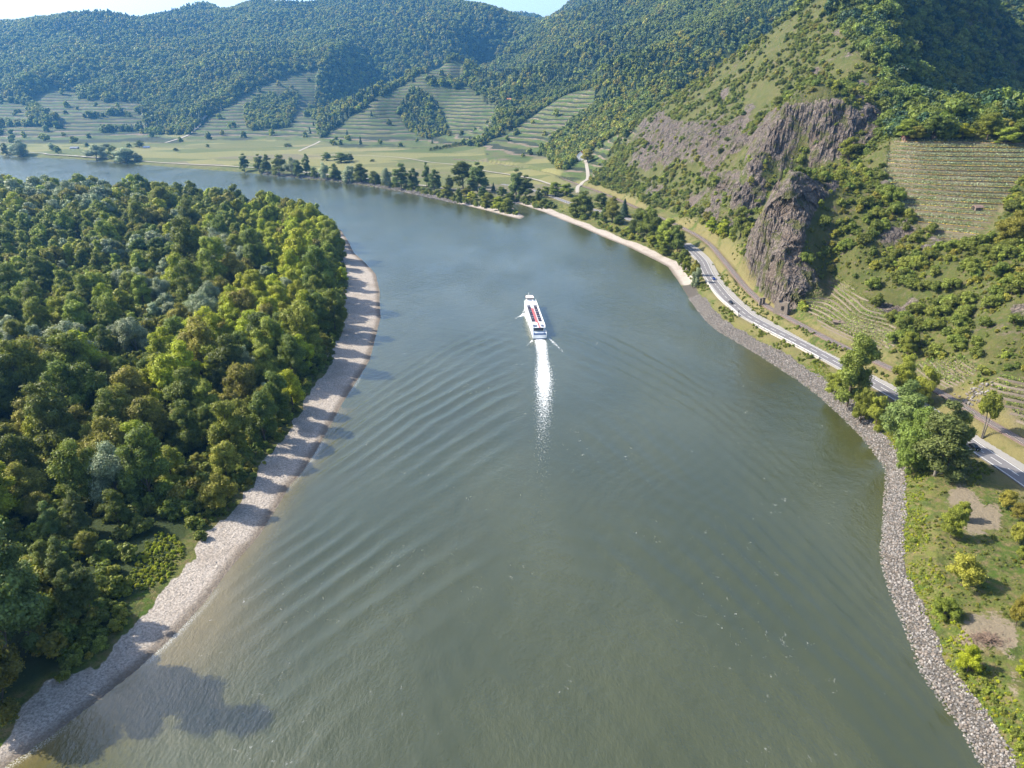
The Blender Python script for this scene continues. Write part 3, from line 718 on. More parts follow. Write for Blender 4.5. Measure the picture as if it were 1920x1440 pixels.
def quads_from(C, N, size, asp, rng):
    n = len(C)
    N = N / np.linalg.norm(N, axis=1, keepdims=True)
    up = rng.normal(size=(n, 3)); T = np.cross(N, up); T /= np.linalg.norm(T, axis=1, keepdims=True); B = np.cross(N, T)
    s = (size * rng.uniform(.6, 1.35, n))[:, None]
    a = T * s * .5; b = B * s * .5 * asp
    V = np.stack([C - a - b * .6, C + a * .7 - b, C + a + b * .6, C - a * .7 + b], 1).reshape(-1, 3)
    return V, np.arange(n * 4).reshape(n, 4)
def crown_arrays(H, Rr, base, seed, nleaf, size, nlobe=26, shape='round', lobe=(.26, .42), flat=.0):
    rng = np.random.default_rng(seed)
    zc = (H + base) / 2; hz = (H - base) / 2
    LC = []; LR = []
    for i in range(nlobe):
        while True:
            d = rng.normal(size=3); d /= np.linalg.norm(d)
            if d[2] > -.92: break
        rad = rng.uniform(.45, .86) if i > nlobe * .18 else rng.uniform(0, .4)
        w = 1.0
        if d[2] < 0 and shape != 'cone':
            hh = max(.3, math.hypot(d[0], d[1])); d[0] /= hh ** .8; d[1] /= hh ** .8
        hrel = d[2] * min(1, rad * 1.15)
        if shape == 'tall': w = 1 - .35 * max(0, hrel)
        if shape == 'cone': w = max(.12, .5 - hrel * .62)
        if shape == 'dome': w = 1 - .15 * max(0, hrel)
        LC.append((d[0] * rad * Rr * w, d[1] * rad * Rr * w, zc + hrel * hz)); LR.append(rng.uniform(*lobe) * Rr * (w if shape == 'cone' else 1))
    LC.append((0, 0, H - Rr * .3)); LR.append(Rr * .3)
    LC = np.array(LC); LR = np.array(LR)
    p = LR ** 2 / (LR ** 2).sum()
    k = rng.choice(len(LC), int(nleaf * 1.9), p=p)
    d = rng.normal(size=(len(k), 3)); d[:, 2] += .25; d /= np.linalg.norm(d, axis=1, keepdims=True)
    rad = LR[k] * np.where(rng.uniform(0, 1, len(k)) < .16, rng.uniform(.9, 1.35, len(k)), rng.uniform(.62, 1.04, len(k)))
    # frond-like irregularity
    fr = 1 + .22 * np.sin(d[:, 0] * 5 + k) * np.sin(d[:, 1] * 6 + k * 2.1)
    C = LC[k] + d * (rad * fr)[:, None] * np.array([1, 1, .85])
    dist = np.linalg.norm((C[:, None] - LC[None]), axis=2) / LR[None]
    dist[np.arange(len(k)), k] = 9
    C_ok = dist.min(1) > .68
    C, d, k = C[C_ok][:nleaf], d[C_ok][:nleaf], k[C_ok][:nleaf]
    lobe_t = rng.uniform(0, 1, len(LC))
    N = d + rng.normal(size=C.shape) * .48 + np.array([0, 0, .25])
    tone = np.clip(.35 * lobe_t[k] + .65 * rng.uniform(0, 1, len(k)), 0, 1)
    V, Q = quads_from(C, N, size, .75, rng)
    return V, Q, np.repeat(tone, 4), LC
def crown_mesh(name, mat, **kw):
    V, Q, t, LC = crown_arrays(**kw)
    return mesh_np(name, V, Q, mat, False, dict(tone=t)), LC
def trunk_mesh(H, base, r0, LC, seed, mat=BARK, nl=7):
    rng = random.Random(seed); mb = MB()
    top = H * .8; w = r0 * 1.6
    pts = [(0, 0, -1.0), (rng.uniform(-w, w) * .3, rng.uniform(-w, w) * .3, base * .6), (rng.uniform(-w, w), rng.uniform(-w, w), (base + top) * .5), (0, 0, top)]
    mb.tube(pts, [r0 * 1.3, r0, r0 * .6, r0 * .12], 7)
    idx = rng.sample(range(len(LC)), min(nl, len(LC)))
    for i in idx:
        p = Vector(LC[i]); z0 = max(base * .55, min(p.z - 1.5, top * .8)) ; z0 = base * .6 + (z0 - base * .6) * rng.uniform(.2, .8)
        a = Vector((0, 0, z0)); mid = a.lerp(p, .55) + Vector((0, 0, .6))
        mb.tube([a, mid, p], [r0 * .42, r0 * .25, r0 * .07], 5)
    return mb.mesh('trunk', mat, True)
def cone_arrays(H, Rr, base, seed, nleaf, size):
    rng = np.random.default_rng(seed)
    h = rng.uniform(0, 1, nleaf) ** 1.3
    lay = np.floor(h * 11) / 11; h2 = lay + (h - lay) * .7
    rr_ = Rr * (1 - h) * rng.uniform(.55, 1.08, nleaf) + .12
    a = rng.uniform(0, 2 * np.pi, nleaf)
    rr_ *= 1 + .25 * np.sin(a * 5 + lay * 37)
    C = np.stack([np.cos(a) * rr_, np.sin(a) * rr_, base + h2 * (H - base) - .12 * rr_], -1)
    N = np.stack([np.cos(a), np.sin(a), np.full(nleaf, .9)], -1) + rng.normal(size=(nleaf, 3)) * .35
    V, Q = quads_from(C, N, size, .6, rng)
    return V, Q, np.repeat(rng.uniform(0, 1, nleaf), 4), np.array([[0, 0, H * .5]])

# near prototypes: kind -> list of (crown mesh, trunk mesh, height, radius)
PROTO = {}
def proto(kind, mat, H, Rr, base, n, size, k=3, shape='round', nlobe=26, lobe=(.26, .42), r0=.35, bark=BARK, seed=1):
    L = []
    for i in range(k):
        V, Q, t, LC = crown_arrays(H=H * (1 + .06 * (i - 1)), Rr=Rr, base=base, seed=seed * 100 + i, nleaf=n, size=size, nlobe=nlobe, shape=shape, lobe=lobe)
        cm = mesh_np('crown', V, Q, mat, False, dict(tone=t))
        L.append((cm, trunk_mesh(H, base, r0, LC, seed * 10 + i, bark), H, Rr))
    PROTO[kind] = L
proto('broadleaf', L_DARK, 21, 6.2, 1.2, 21000, .40, 4, 'round', 34, (.22, .36), seed=1)
proto('leafy', L_MID, 19, 6.0, .8, 21000, .40, 4, 'round', 36, (.2, .36), seed=2)
proto('bright', L_YEL, 17, 5.6, 1.0, 19000, .40, 3, 'dome', 34, (.22, .36), seed=3)
proto('willow', L_SIL, 16, 5.8, .6, 19000, .35, 3, 'dome', 26, (.28, .45), bark=BARKG, seed=4)
proto('poplar', L_POP, 26, 5.0, 1.5, 21000, .40, 3, 'tall', 38, (.26, .42), bark=BARKG, seed=5)
proto('olive', L_OLI, 14, 5.2, .8, 18000, .36, 3, 'dome', 30, (.24, .38), seed=6)
proto('bush', L_SCR, 4.4, 2.6, .3, 3800, .34, 3, 'dome', 18, (.26, .42), r0=.14, seed=7)
V, Q, t, LC = cone_arrays(17, 4.2, 1.5, 5, 7000, .55)
PROTO['conifer'] = [(mesh_np('crown', V, Q, L_CON, False, dict(tone=t)), trunk_mesh(17, 2, .3, np.array([[0, 0, 8.]]), 3, BARK, 1), 17, 4.2)]

# small-in-the-picture prototypes for the uncountable woods
FARM = {}
def farproto(kind, mats, H, Rr, base, n, size, shape='round', nlobe=12, lobe=(.35, .5), k=2, seed=50):
    L = []
    for j, mt in enumerate(mats):
        for i in range(k):
            if shape == 'pine': V, Q, t, _ = cone_arrays(H, Rr, base, seed + i, n, size)
            else: V, Q, t, _ = crown_arrays(H, Rr, base, seed + i * 7 + j, n, size, nlobe, shape, lobe)
            me = mesh_np('wood_' + kind, V, Q, mt, False, dict(tone=t))
            L.append(bpy.data.objects.new('wood_' + kind, me))
    FARM[kind] = L
farproto('mid', [L_DARK, L_MID, L_MID, L_YEL, L_SIL, L_OLI], 18, 6, 2, 5000, .82, 'dome', 26, (.24, .4))
farproto('far', [L_DARK, L_POP, L_MID, L_OLI], 13, 6.2, 0, 420, 2.3, 'dome', 11, (.35, .55))
farproto('farpine', [L_CON], 16, 4.6, 0, 260, 2.4, 'pine')
farproto('shade', [L_CON, L_DARK], 5.0, 3.1, -.6, 1300, .62, 'dome', 16, (.28, .45))  # very dark leaves that imitate shade on the upper right slope
farproto('bright', [L_YEL, L_MID], 5.0, 3.1, -.6, 1300, .62, 'dome', 16, (.28, .45), 1)
farproto('shrub', [L_SCR, L_MID, L_SCR, L_OLI, L_DARK], 5.0, 3.1, -.6, 1300, .62, 'dome', 16, (.28, .45))

def scatter(name, pts, idx, scl, rot, protos, label, cat):
    """one mass of vegetation: a point mesh whose points carry small plants (geometry nodes)"""
    if len(pts) == 0: return None
    me = bpy.data.meshes.new(name)
    me.vertices.add(len(pts)); me.vertices.foreach_set('co', np.asarray(pts, np.float32).ravel())
    for nm, v, ty in (('idx', idx, 'INT'), ('scl', scl, 'FLOAT'), ('rz', rot, 'FLOAT')):
        at = me.attributes.new(nm, ty, 'POINT'); at.data.foreach_set('value', np.asarray(v, np.int32 if ty == 'INT' else np.float32))
    o = link(name, me)
    ng = bpy.data.node_groups.new(name, 'GeometryNodeTree')
    ng.interface.new_socket('Geometry', in_out='INPUT', socket_type='NodeSocketGeometry')
    ng.interface.new_socket('Geometry', in_out='OUTPUT', socket_type='NodeSocketGeometry')
    N = ng.nodes; gi = N.new('NodeGroupInput'); go = N.new('NodeGroupOutput')
    inst = N.new('GeometryNodeInstanceOnPoints'); join = N.new('GeometryNodeJoinGeometry')
    for p in protos[::-1]:
        oi = N.new('GeometryNodeObjectInfo'); oi.inputs['Object'].default_value = p; oi.inputs['As Instance'].default_value = True
        ng.links.new(oi.outputs['Geometry'], join.inputs[0])
    def named(nm, ty):
        a = N.new('GeometryNodeInputNamedAttribute'); a.data_type = ty; a.inputs[0].default_value = nm; return a.outputs[0]
    ng.links.new(gi.outputs[0], inst.inputs['Points']); ng.links.new(join.outputs[0], inst.inputs['Instance'])
    inst.inputs['Pick Instance'].default_value = True
    ng.links.new(named('idx', 'INT'), inst.inputs['Instance Index']); ng.links.new(named('scl', 'FLOAT'), inst.inputs['Scale'])
    cb = N.new('ShaderNodeCombineXYZ'); ng.links.new(named('rz', 'FLOAT'), cb.inputs[2])
    ng.links.new(cb.outputs[0], inst.inputs['Rotation'])
    ng.links.new(inst.outputs[0], go.inputs[0])
    mod = o.modifiers.new('plants', 'NODES'); mod.node_group = ng
    tag(o, label, cat, kind='stuff')
    return o

def jgrid(x0, x1, y0, y1, sp, rng, jit=.85):
    gx = np.arange(x0, x1, sp); gy = np.arange(y0, y1, sp * .87)
    X, Y = np.meshgrid(gx, gy); X = X + (np.arange(len(gy)) % 2)[:, None] * sp * .5
    X = X + rng.uniform(-.5, .5, X.shape) * sp * jit; Y = Y + rng.uniform(-.5, .5, X.shape) * sp * jit
    return X.ravel(), Y.ravel()
NUM = {}
def put_tree(kind, name, x, y, label, cat, group=None, s=1.0, z=None, rz=None, sxy=None, var=None):
    rng = random.Random(int(x * 131 + y * 17) & 0xffffff)
    L = PROTO[kind]; cm, tm, H, Rr = L[(rng.randrange(len(L)) if var is None else var)]
    if z is None: z = float(ground(x, y))
    r = empty(name, (x, y, z), rng.uniform(0, 6.28) if rz is None else rz)
    sx = s * (sxy or 1)
    r.scale = (sx, sx, s)
    tag(r, label, cat, group)
    link('crown', cm, r); link('trunk', tm, r)
    return r
# ------------------------------------------------------------------ the wooded island
rng = np.random.default_rng(7)
X, Y = jgrid(-1500, 40, 60, 1130, 12.6, rng)
m = inpoly(X, Y, WOOD_POLY); X, Y = X[m], Y[m]
de, _, _ = dist_poly(X, Y, EDGE)
clr_x, clr_y = project(X, Y, np.full(len(X), 3.0)); CLEAR = [(228, 1100), (245, 1030), (300, 975), (360, 985), (385, 1040), (310, 1110), (260, 1125)]
m = (de > 2.0) & ((de > 9) | (rng.uniform(0, 1, len(X)) < .6)) & ~inpoly(clr_x, clr_y, CLEAR); X, Y, de = X[m], Y[m], de[m]
az = np.degrees(np.arctan2(-X, Y))
m = (az < 50) & (np.hypot(X, Y) > 95); X, Y, de, az = X[m], Y[m], de[m], az[m]
Z = ground(X, Y)
# kinds in drifts: bright trees along the bend, silver willows inside, dark poplars at the near end
px, py = project(X, Y, Z + 14)
f1 = fbm(X / 60, Y / 60, o=3, s=101); f2 = fbm(X / 45, Y / 45, o=3, s=102); u = rng.uniform(0, 1, len(X))
KN = ['broadleaf', 'leafy', 'bright', 'willow', 'poplar', 'olive']
def brightzone(px, py):
    z = [[(250, 720), (330, 640), (420, 540), (520, 460), (640, 480), (640, 560), (520, 600), (430, 640), (330, 740)], [(430, 400), (520, 365), (610, 400), (640, 470), (560, 480), (470, 460)]]
    return inpoly(px, py, z[0]) | inpoly(px, py, z[1])
bz = brightzone(px, py)
kind = np.where(u < .36, 0, np.where(u < .72, 1, np.where(u < .80, 3, np.where(u < .92, 5, 2))))
kind = np.where((f1 > .12) & (u < .45) & (px < 420), 3, kind)
kind = np.where((f2 > .15) & (u > .45) & (u < .8), 5, kind)
kind = np.where(bz & (u < .74), 2, kind)
kind = np.where((py > 880) & (u < .6), np.where(u < .35, 4, 0), kind)
kind = np.where(bz & (de < 16), np.where(u < .4, 1, np.where(u < .65, 2, 0)), kind)
Hs = 1.42 * rng.uniform(.42, 1.08, len(X)) ** .85 * (1 + .12 * f1) * np.where(rng.uniform(0, 1, len(X)) < .12, 1.3, 1)
Hs = Hs * np.where((fbm(X / 34, Y / 34, o=3, s=105) > .22) & (de > 14), .5, 1)
Hs = np.where((de < 9) & (py > 560), np.where(rng.uniform(0, 1, len(X)) < .36, np.clip(Hs, 1.05, 1.6), np.clip(Hs, .5, 1.0)), Hs)
Hs = np.where((px < 330) & (py < 640) & (py > 420), Hs * .75, Hs)
cz = inpoly(px, project(X, Y, Z)[1], [(60, 960), (250, 930), (330, 985), (260, 1130), (120, 1190)]); Hs = np.where(cz, np.minimum(Hs, .62), Hs)
inview = (az < 48) & (px > -160) & (py < 1560)
order = np.argsort(np.where(inview, np.hypot(X, Y) / Hs, 1e9))
ind = np.zeros(len(X), bool); ind[order[:300]] = True
looks = dict(broadleaf=('dark green round-crowned', 'broadleaf_tree'), leafy=('mid green full-leaved', 'broadleaf_tree'), bright=('bright yellow-green', 'maple_tree'),
             willow=('pale silvery green', 'willow_tree'), poplar=('tall dark narrow-topped', 'poplar_tree'), olive=('brownish olive-green low', 'scrub_tree'))
def zone(px, py, de):
    if de < 10: a = 'in the front row above the gravel beach'
    elif de < 22: a = 'in the second row behind the beach'
    elif de < 45: a = 'inside the island wood'
    else: a = 'deep in the island wood'
    if py > 1000: b = 'at the near end of the wood'
    elif py > 800: b = 'beside the grassy clearing' if 150 < px < 420 and de < 30 else 'before the sunlit middle of the wood'
    elif py > 600: b = 'where the beach narrows'
    else: b = 'near the river bend'
    if px < 60: b += ', at the picture edge'
    return a + ' ' + b
def ordinal(n_):
    a = ['', 'first', 'second', 'third', 'fourth', 'fifth', 'sixth', 'seventh', 'eighth', 'ninth', 'tenth', 'eleventh', 'twelfth', 'thirteenth', 'fourteenth', 'fifteenth', 'sixteenth', 'seventeenth', 'eighteenth', 'nineteenth']
    if n_ < 20: return a[n_]
    t = ['', '', 'twent', 'thirt', 'fort', 'fift', 'sixt', 'sevent', 'eight', 'ninet'][n_ // 10]
    return t + 'ieth' if n_ % 10 == 0 else t + 'y-' + a[n_ % 10]
island_trees = []
for i in np.nonzero(ind)[0]:
    k = KN[kind[i]]; look, nm = looks[k]
    t = put_tree(k, nm, float(X[i]), float(Y[i]), 'island tree', nm.replace('_', ' ').replace('broadleaf tree', 'tree'), 'trees of the island wood', s=float(Hs[i]))
    island_trees.append((t, look, float(Y[i]), float(de[i])))
rows = {}
for t, look, yy, dd in island_trees: rows.setdefault((max(0, min(int((dd - 4) // 11), 6)), look), []).append((yy, t))
RN = ['front row above the beach', 'second row behind the beach', 'third row behind the beach', 'fourth row behind the beach', 'fifth row behind the beach', 'sixth row behind the beach', 'inner wood far from the beach']
for (k, look), L in rows.items():
    for j, (yy, t) in enumerate(sorted(L, key=lambda q: q[0])):
        t['label'] = f'{look} tree, {ordinal(j + 1)} such from the near end, {RN[k]}'
r = ~ind
sel = np.nonzero(r)[0]
mp = {0: [0, 1], 1: [2, 3, 4, 5], 2: [6, 7], 3: [8, 9], 4: [0, 1], 5: [10, 11]}
idx = np.array([mp[int(kind[i])][int(rng.integers(len(mp[int(kind[i])])))] for i in sel])
scatter('island_wood', np.stack([X[sel], Y[sel], Z[sel] - .5], -1), idx, Hs[sel] * np.where(kind[sel] == 4, 1.25, 1.02), rng.uniform(0, 6.28, len(sel)), FARM['mid'],
        'far part of the dense mixed green wood covering the island', 'wood')
# undergrowth that closes the floor of the wood and fringes the beach
X, Y = jgrid(-620, -60, 90, 560, 3.4, rng)
m = inpoly(X, Y, WOOD_POLY); X, Y = X[m], Y[m]
de, _, _ = dist_poly(X, Y, EDGE)
m = (np.degrees(np.arctan2(-X, Y)) < 42) & (((de < 16) & (rng.uniform(0, 1, len(X)) < .97)) | (rng.uniform(0, 1, len(X)) < .4)); X, Y, de = X[m], Y[m], de[m]
pxx, pyy = project(X, Y, ground(X, Y)); clear = inpoly(pxx, pyy, [(228, 1100), (245, 1030), (300, 975), (360, 985), (385, 1040), (310, 1110), (260, 1125)])
X, Y, de = X[~clear], Y[~clear], de[~clear]
scatter('undergrowth', np.stack([X, Y, ground(X, Y) - .3], -1), rng.integers(0, 10, len(X)), rng.uniform(.35, .95, len(X)) * np.clip(.6 + de / 18, .5, 1.3), rng.uniform(0, 6.28, len(X)), FARM['shrub'],
        'low dark undergrowth along the inner edge of the gravel beach', 'undergrowth')

x, y = jgrid(-160, -70, 130, 230, 1.0, rng, 1.2); qx, qy = project(x, y, ground(x, y))
m = inpoly(qx + 6 * fbm(x / 4, y / 4, s=190), qy, [(238, 1098), (258, 1040), (300, 995), (335, 1010), (350, 1040), (312, 1090), (270, 1108)]); x, y = x[m], y[m]
scatter('clearing_grass', np.stack([x, y, ground(x, y) - .05], -1), rng.choice([0, 1], len(x)), rng.uniform(.06, .2, len(x)), rng.uniform(0, 6.28, len(x)), FARM['bright'], 'bright yellow-green grass patch on the gravel at the edge of the wood', 'grass')
# ------------------------------------------------------------------ woods on the hills
# horizon test along each line of sight: plants nobody can see from near the camera are left out
EL = (GZ + 16 - CAM_H) / GR
run = np.maximum.accumulate((GZ - CAM_H) / GR, axis=0)
SEE = EL > (np.vstack([run[:1] - 1, run[:-1]]) - .002)
def hillpts(r0, r1, sp, rg):
    n_ = int(1.7 * math.radians(84) * (r1 ** 2 - r0 ** 2) / 2 / (sp * sp) )
    a = rg.uniform(-math.radians(42), math.radians(42), n_); r = np.sqrt(rg.uniform(r0 ** 2, r1 ** 2, n_))
    x, y = r * np.sin(a), r * np.cos(a)
    cell = (np.floor(x / sp).astype(np.int64) * 1000003 + np.floor(y / (sp)).astype(np.int64))
    _, keep = np.unique(cell, return_index=True)
    return x[keep], y[keep]
PT = []
rg = np.random.default_rng(11)
for r0, r1, sp in ((1000, 1500, 8.5), (1500, 2200, 10.0), (2200, 3100, 12.5), (3100, 5600, 16.5)):
    x, y = hillpts(r0, r1, sp, rg)
    mm = lookup(M_HILL, x, y) & lookup(SEE, x, y) & (ground(x, y) > 11)
    # scattered trees between the terraces
    mv = lookup(M_VINE, x, y) & lookup(SEE, x, y) & (rg.uniform(0, 1, len(x)) < .02)
    mm |= mv
    x, y = x[mm], y[mm]
    s = sp / 9.0 * rg.uniform(.62, 1.15, len(x))
    con = (fbm(x / 260, y / 260, o=3, s=111) > .12) & (rg.uniform(0, 1, len(x)) < .4) & (r0 > 1400)
    ix = np.where(con, 8 + rg.integers(0, 2, len(x)), rg.integers(0, 8, len(x)))
    fo_ = fbm(x / 120, y / 120, o=3, s=113)
    ix = np.where(~con & (fo_ < -.1), rg.integers(0, 4, len(x)), ix)
    PT.append(np.stack([x, y, ground(x, y) - 1.0, ix, s], -1))
PT = np.concatenate(PT)
print('hill trees', len(PT))
scatter('hill_woods', PT[:, :3], PT[:, 3], PT[:, 4], rg.uniform(0, 6.28, len(PT)), FARM['far'] + FARM['farpine'], 'continuous blue-green forest covering the distant hills above the terraces', 'forest')

# ------------------------------------------------------------------ scrub and trees on the near mountain
x, y = jgrid(40, 1300, 140, 1900, 3.5, rg, 1.0)
rr_ = np.hypot(x, y)
q = lookup(land & near, x, y) & (ground(x, y) > 11.5) & ~lookup(M_NV, x, y) & lookup(SEE, x, y) & (rr_ < 2250) & ((rr_ < 1200) | (rg.uniform(0, 1, len(x)) < .4))
q &= (dist_poly(x, y, [tuple(p) for p in RAIL[::2]])[0] > 8)
x, y = x[q], y[q]; rr_ = rr_[q]; z = ground(x, y); px, py = project(x, y, z)
dens = fbm(x / 38, y / 38, z / 30, o=4, s=120)
dark = inpoly(px, py, [(1500, -200), (1560, 20), (1600, 90), (1650, 130), (1660, 260), (1760, 262), (1930, 215), (2100, 200), (2100, -300)])
openz = inpoly(px, py, [(1270, 180), (1350, 140), (1450, 80), (1560, 40), (1600, 100), (1600, 190), (1480, 200), (1400, 240), (1250, 240), (1180, 240)])
lower = inpoly(px, py, [(1680, 440), (1760, 480), (1900, 400), (2100, 350), (2100, 760), (1880, 710), (1840, 660), (1700, 640), (1650, 560)])
mids = inpoly(px, py, [(1560, 350), (1660, 330), (1700, 430), (1740, 500), (1640, 560), (1540, 520), (1520, 440)])
leftw = inpoly(px, py, [(1100, 350), (1180, 260), (1200, 330), (1330, 380), (1400, 460), (1300, 440), (1200, 400)])
rk = lookup(RK, x, y)
p = np.clip(.46 + dens * 1.8, .03, .95)
p = np.where(openz, np.clip(.46 + dens * 1.6, .03, .9), p)
p = np.where(dark, 1.0, p)
p = np.where(lower, np.clip(.62 + dens * 1.4, .05, 1), p)
p = np.where(mids, np.clip(.7 + dens * 1.2, .1, 1), p)
p = np.where(leftw, .75, p)
p = p * np.where(rk > .5, .16, 1)
keep = rg.uniform(0, 1, len(x)) < p * np.where(dark, .5, .8)
x, y, z, px, py, dark, lower, openz, leftw = [a[keep] for a in (x, y, z, px, py, dark, lower, openz, leftw)]
s = rg.uniform(.22, 1.0, len(x)) ** 1.6 * np.where(dark, 2.4, 1.0) + .1
s = np.where(rg.uniform(0, 1, len(x)) < .06, s * 1.5, s)
ix = rg.integers(0, 10, len(x))
ix = np.where(dark, rg.choice([8, 9, 8, 9, 10, 11, 8], len(x)), ix)  # darker plants here: the slope's shade is put into the leaf colour
ix = np.where(openz, rg.choice([2, 3, 8, 9, 6, 0, 1], len(x)), ix)
ix = np.where(lower & (rg.uniform(0, 1, len(x)) < .6), rg.choice([0, 1, 6, 7, 4], len(x)), ix)
rank = (s * 5 / np.hypot(x, y)); o_ = np.argsort(-np.where((px > 0) & (px < 1920) & (py > 0) & ~dark, rank, 0)); one = np.zeros(len(x), bool); one[o_[:110]] = True
HB = []
for i in np.nonzero(one)[0]:
    kd = 'bush' if s[i] < 1.1 else 'olive'
    whr = ('above the rail line' if z[i] < 22 else 'high on the slope' if z[i] > 60 else 'halfway up the slope') + (' in dense scrub' if lower[i] else '')
    big = 'large' if s[i] > 1.0 else 'rounded'
    HB.append((float(px[i]), whr)); hb_ = put_tree('bush', 'hillside_bush', float(x[i]), float(y[i]), 'bush', 'bush', 'single bushes on the near mountain', s=float(s[i] * 1.25), sxy=1.15); HB[-1] += (hb_,)
for w_ in sorted({q[1] for q in HB}):
    for j, q in enumerate(sorted([q for q in HB if q[1] == w_], key=lambda q: q[0])): q[2]['label'] = f'green bush {w_}, {ordinal(j + 1)} from the left'
nn = ~one
print('scrub', len(x))
scatter('hillside_scrub', np.stack([x, y, z - .2], -1)[nn], ix[nn], s[nn], rg.uniform(0, 6.28, nn.sum()), FARM['shrub'] + FARM['shade'], 'dense green and olive scrub spreading over the near mountain side', 'scrub')

x, y = jgrid(60, 620, 140, 700, 2.4, rg, 1.2); rr_ = np.hypot(x, y)
q = (rr_ < 700) & lookup(land & near, x, y) & (ground(x, y) > 11) & ~lookup(M_NV, x, y) & lookup(SEE, x, y) & (lookup(RK, x, y) < .5) & (fbm(x / 17, y / 17, o=3, s=210) > -.1) & (dist_poly(x, y, [tuple(p) for p in RAIL[::2]])[0] > 5) & (rg.uniform(0, 1, len(x)) < .75)
x, y = x[q], y[q]; print('tufts', len(x))
scatter('slope_tufts', np.stack([x, y, ground(x, y) - .1], -1), rg.integers(0, 10, len(x)), rg.uniform(.07, .3, len(x)), rg.uniform(0, 6.28, len(x)), FARM['shrub'], 'low tufts and seedlings on the open grass of the mountain side', 'tufts')
# ------------------------------------------------------------------ roads, rails
def frame(L):
    L = np.asarray(L); d = np.gradient(L[:, :2], axis=0); d /= np.linalg.norm(d, axis=1, keepdims=True) + 1e-9
    return L, d, np.stack([d[:, 1], -d[:, 0]], -1)         # right-hand normal
def ribbon(name, L, o0, o1, up, mat, thick=0, parent=None, kind=None, sl=None, attrs=None):
    L, d, nn = frame(L)
    if sl is not None: L, nn = L[sl], nn[sl]
    a = np.concatenate([L[:, :2] + nn * o0, L[:, 2:3] + up], 1); b = np.concatenate([L[:, :2] + nn * o1, L[:, 2:3] + up], 1)
    k = len(L)
    if thick:
        a2 = a - [0, 0, thick]; b2 = b - [0, 0, thick]
        V = np.stack([a2, a, b, b2], 1).reshape(-1, 3); m_ = 4
    else: V = np.stack([a, b], 1).reshape(-1, 3); m_ = 2
    Q = []
    for i in range(k - 1):
        for j in range(m_ - 1): Q.append((i * m_ + j, i * m_ + j + 1, (i + 1) * m_ + j + 1, (i + 1) * m_ + j))
        if thick: Q.append((i * m_ + 3, i * m_, (i + 1) * m_, (i + 1) * m_ + 3))
    me = mesh_np(name, V, np.array(Q), mat)
    o = link(name, me, parent)
    if kind: o['kind'] = kind
    return o
def on_line(L, px, py, z=6.0):
    p = np.array(atz(px, py, z)[:2]); i = int(np.argmin(((L[:, :2] - p) ** 2).sum(1))); return i
def drape(px_pts, step=8.0):
    pts = [hit(*p) for p in px_pts]; pts = [p for p in pts if p]
    return smooth_line([(p[0], p[1], 0) for p in pts], step)
def draped(name, px_pts, w, up, mat, step=8.0, label=None):
    L = drape(px_pts, step); Ld, d, nn = frame(L); k = 4; V = []; Q = []
    for j in range(k + 1):
        o_ = (j / k - .5) * w; x = L[:, 0] + nn[:, 0] * o_; y = L[:, 1] + nn[:, 1] * o_
        V.append(np.stack([x, y, ground(x, y) + up], -1))
    V = np.stack(V, 1); z = V[..., 2].max(1, keepdims=True); V[..., 2] = z * .7 + V[..., 2] * .3
    m_ = k + 1
    for i in range(len(L) - 1):
        for j in range(k): Q.append((i * m_ + j, i * m_ + j + 1, (i + 1) * m_ + j + 1, (i + 1) * m_ + j))
    o = link(name, mesh_np(name, V.reshape(-1, 3), np.array(Q), mat, True)); o['kind'] = 'structure'; return o
def asphalt(name, c, v=.15):
    n = NT(name); P = n.pos()
    f = n.noise(P, .25, 4, .6); g = n.noise(P, 6, 3, .7)
    cc = n.mix(f, tuple(x * (1 - v) for x in c), tuple(x * (1 + v) for x in c)); cc = n.mix(n.ramp(g, .3, .7, 0, .25), cc, tuple(x * .7 for x in c))
    n.bsdf(cc, .85, spec=.2); return n.m
ASPH = asphalt('asphalt', (0.145, 0.14, 0.146)); CONC = asphalt('pale_concrete', (0.25, 0.24, 0.225)); TRACKM = asphalt('dusty_track', (0.30, 0.275, 0.235), .2)
PAINT = plain('road_paint', (0.6, 0.6, 0.58), .6)
ribbon('road', ROAD, -3.6, 3.6, 0.0, ASPH, 1.2, kind='structure')
i0, i1 = sorted((on_line(ROAD, 1300, 475), on_line(ROAD, 1600, 696)))
ribbon('cycle_path', ROAD, 3.9, 7.3, .02, CONC, 1.0, kind='structure', sl=slice(0, i1 + 8))
ribbon('road_verge', ROAD, -4.7, -3.65, .12, CONC, 1.2, kind='structure', sl=slice(i0, i1))
def dashes(name, L, o0, o1, on, off, up, mat):
    Ld = smooth_line([tuple(p) for p in L[::2]], 1.5); _, d, nn = frame(Ld); V = []; Q = []
    s = np.arange(len(Ld)) * 1.5; k = 0
    for i in range(len(Ld) - 1):
        if off and (s[i] % (on + off)) >= on: continue
        for t in (i, i + 1):
            V += [(Ld[t, 0] + nn[t, 0] * o0, Ld[t, 1] + nn[t, 1] * o0, Ld[t, 2] + up), (Ld[t, 0] + nn[t, 0] * o1, Ld[t, 1] + nn[t, 1] * o1, Ld[t, 2] + up)]
        Q.append((k, k + 1, k + 3, k + 2)); k += 4
    o = link(name, mesh_np(name, V, np.array(Q), mat)); o['kind'] = 'structure'
dashes('road_edge_line', ROAD, -3.25, -3.0, 0, 0, .012, PAINT); dashes('road_edge_line', ROAD, 3.0, 3.25, 0, 0, .012, PAINT)
dashes('road_centre_line', ROAD, -.12, .12, 4.5, 3, .012, PAINT)
draped('field_path', [(-120, 283), (60, 287), (90, 290), (133, 293), (167, 295.5), (213, 299), (277, 304), (333, 307.5), (400, 311), (450, 314), (483, 316), (560, 323), (640, 331), (720, 341), (800, 350), (860, 357), (930, 357)], 6.0, 1.3, TRACKM, 12)
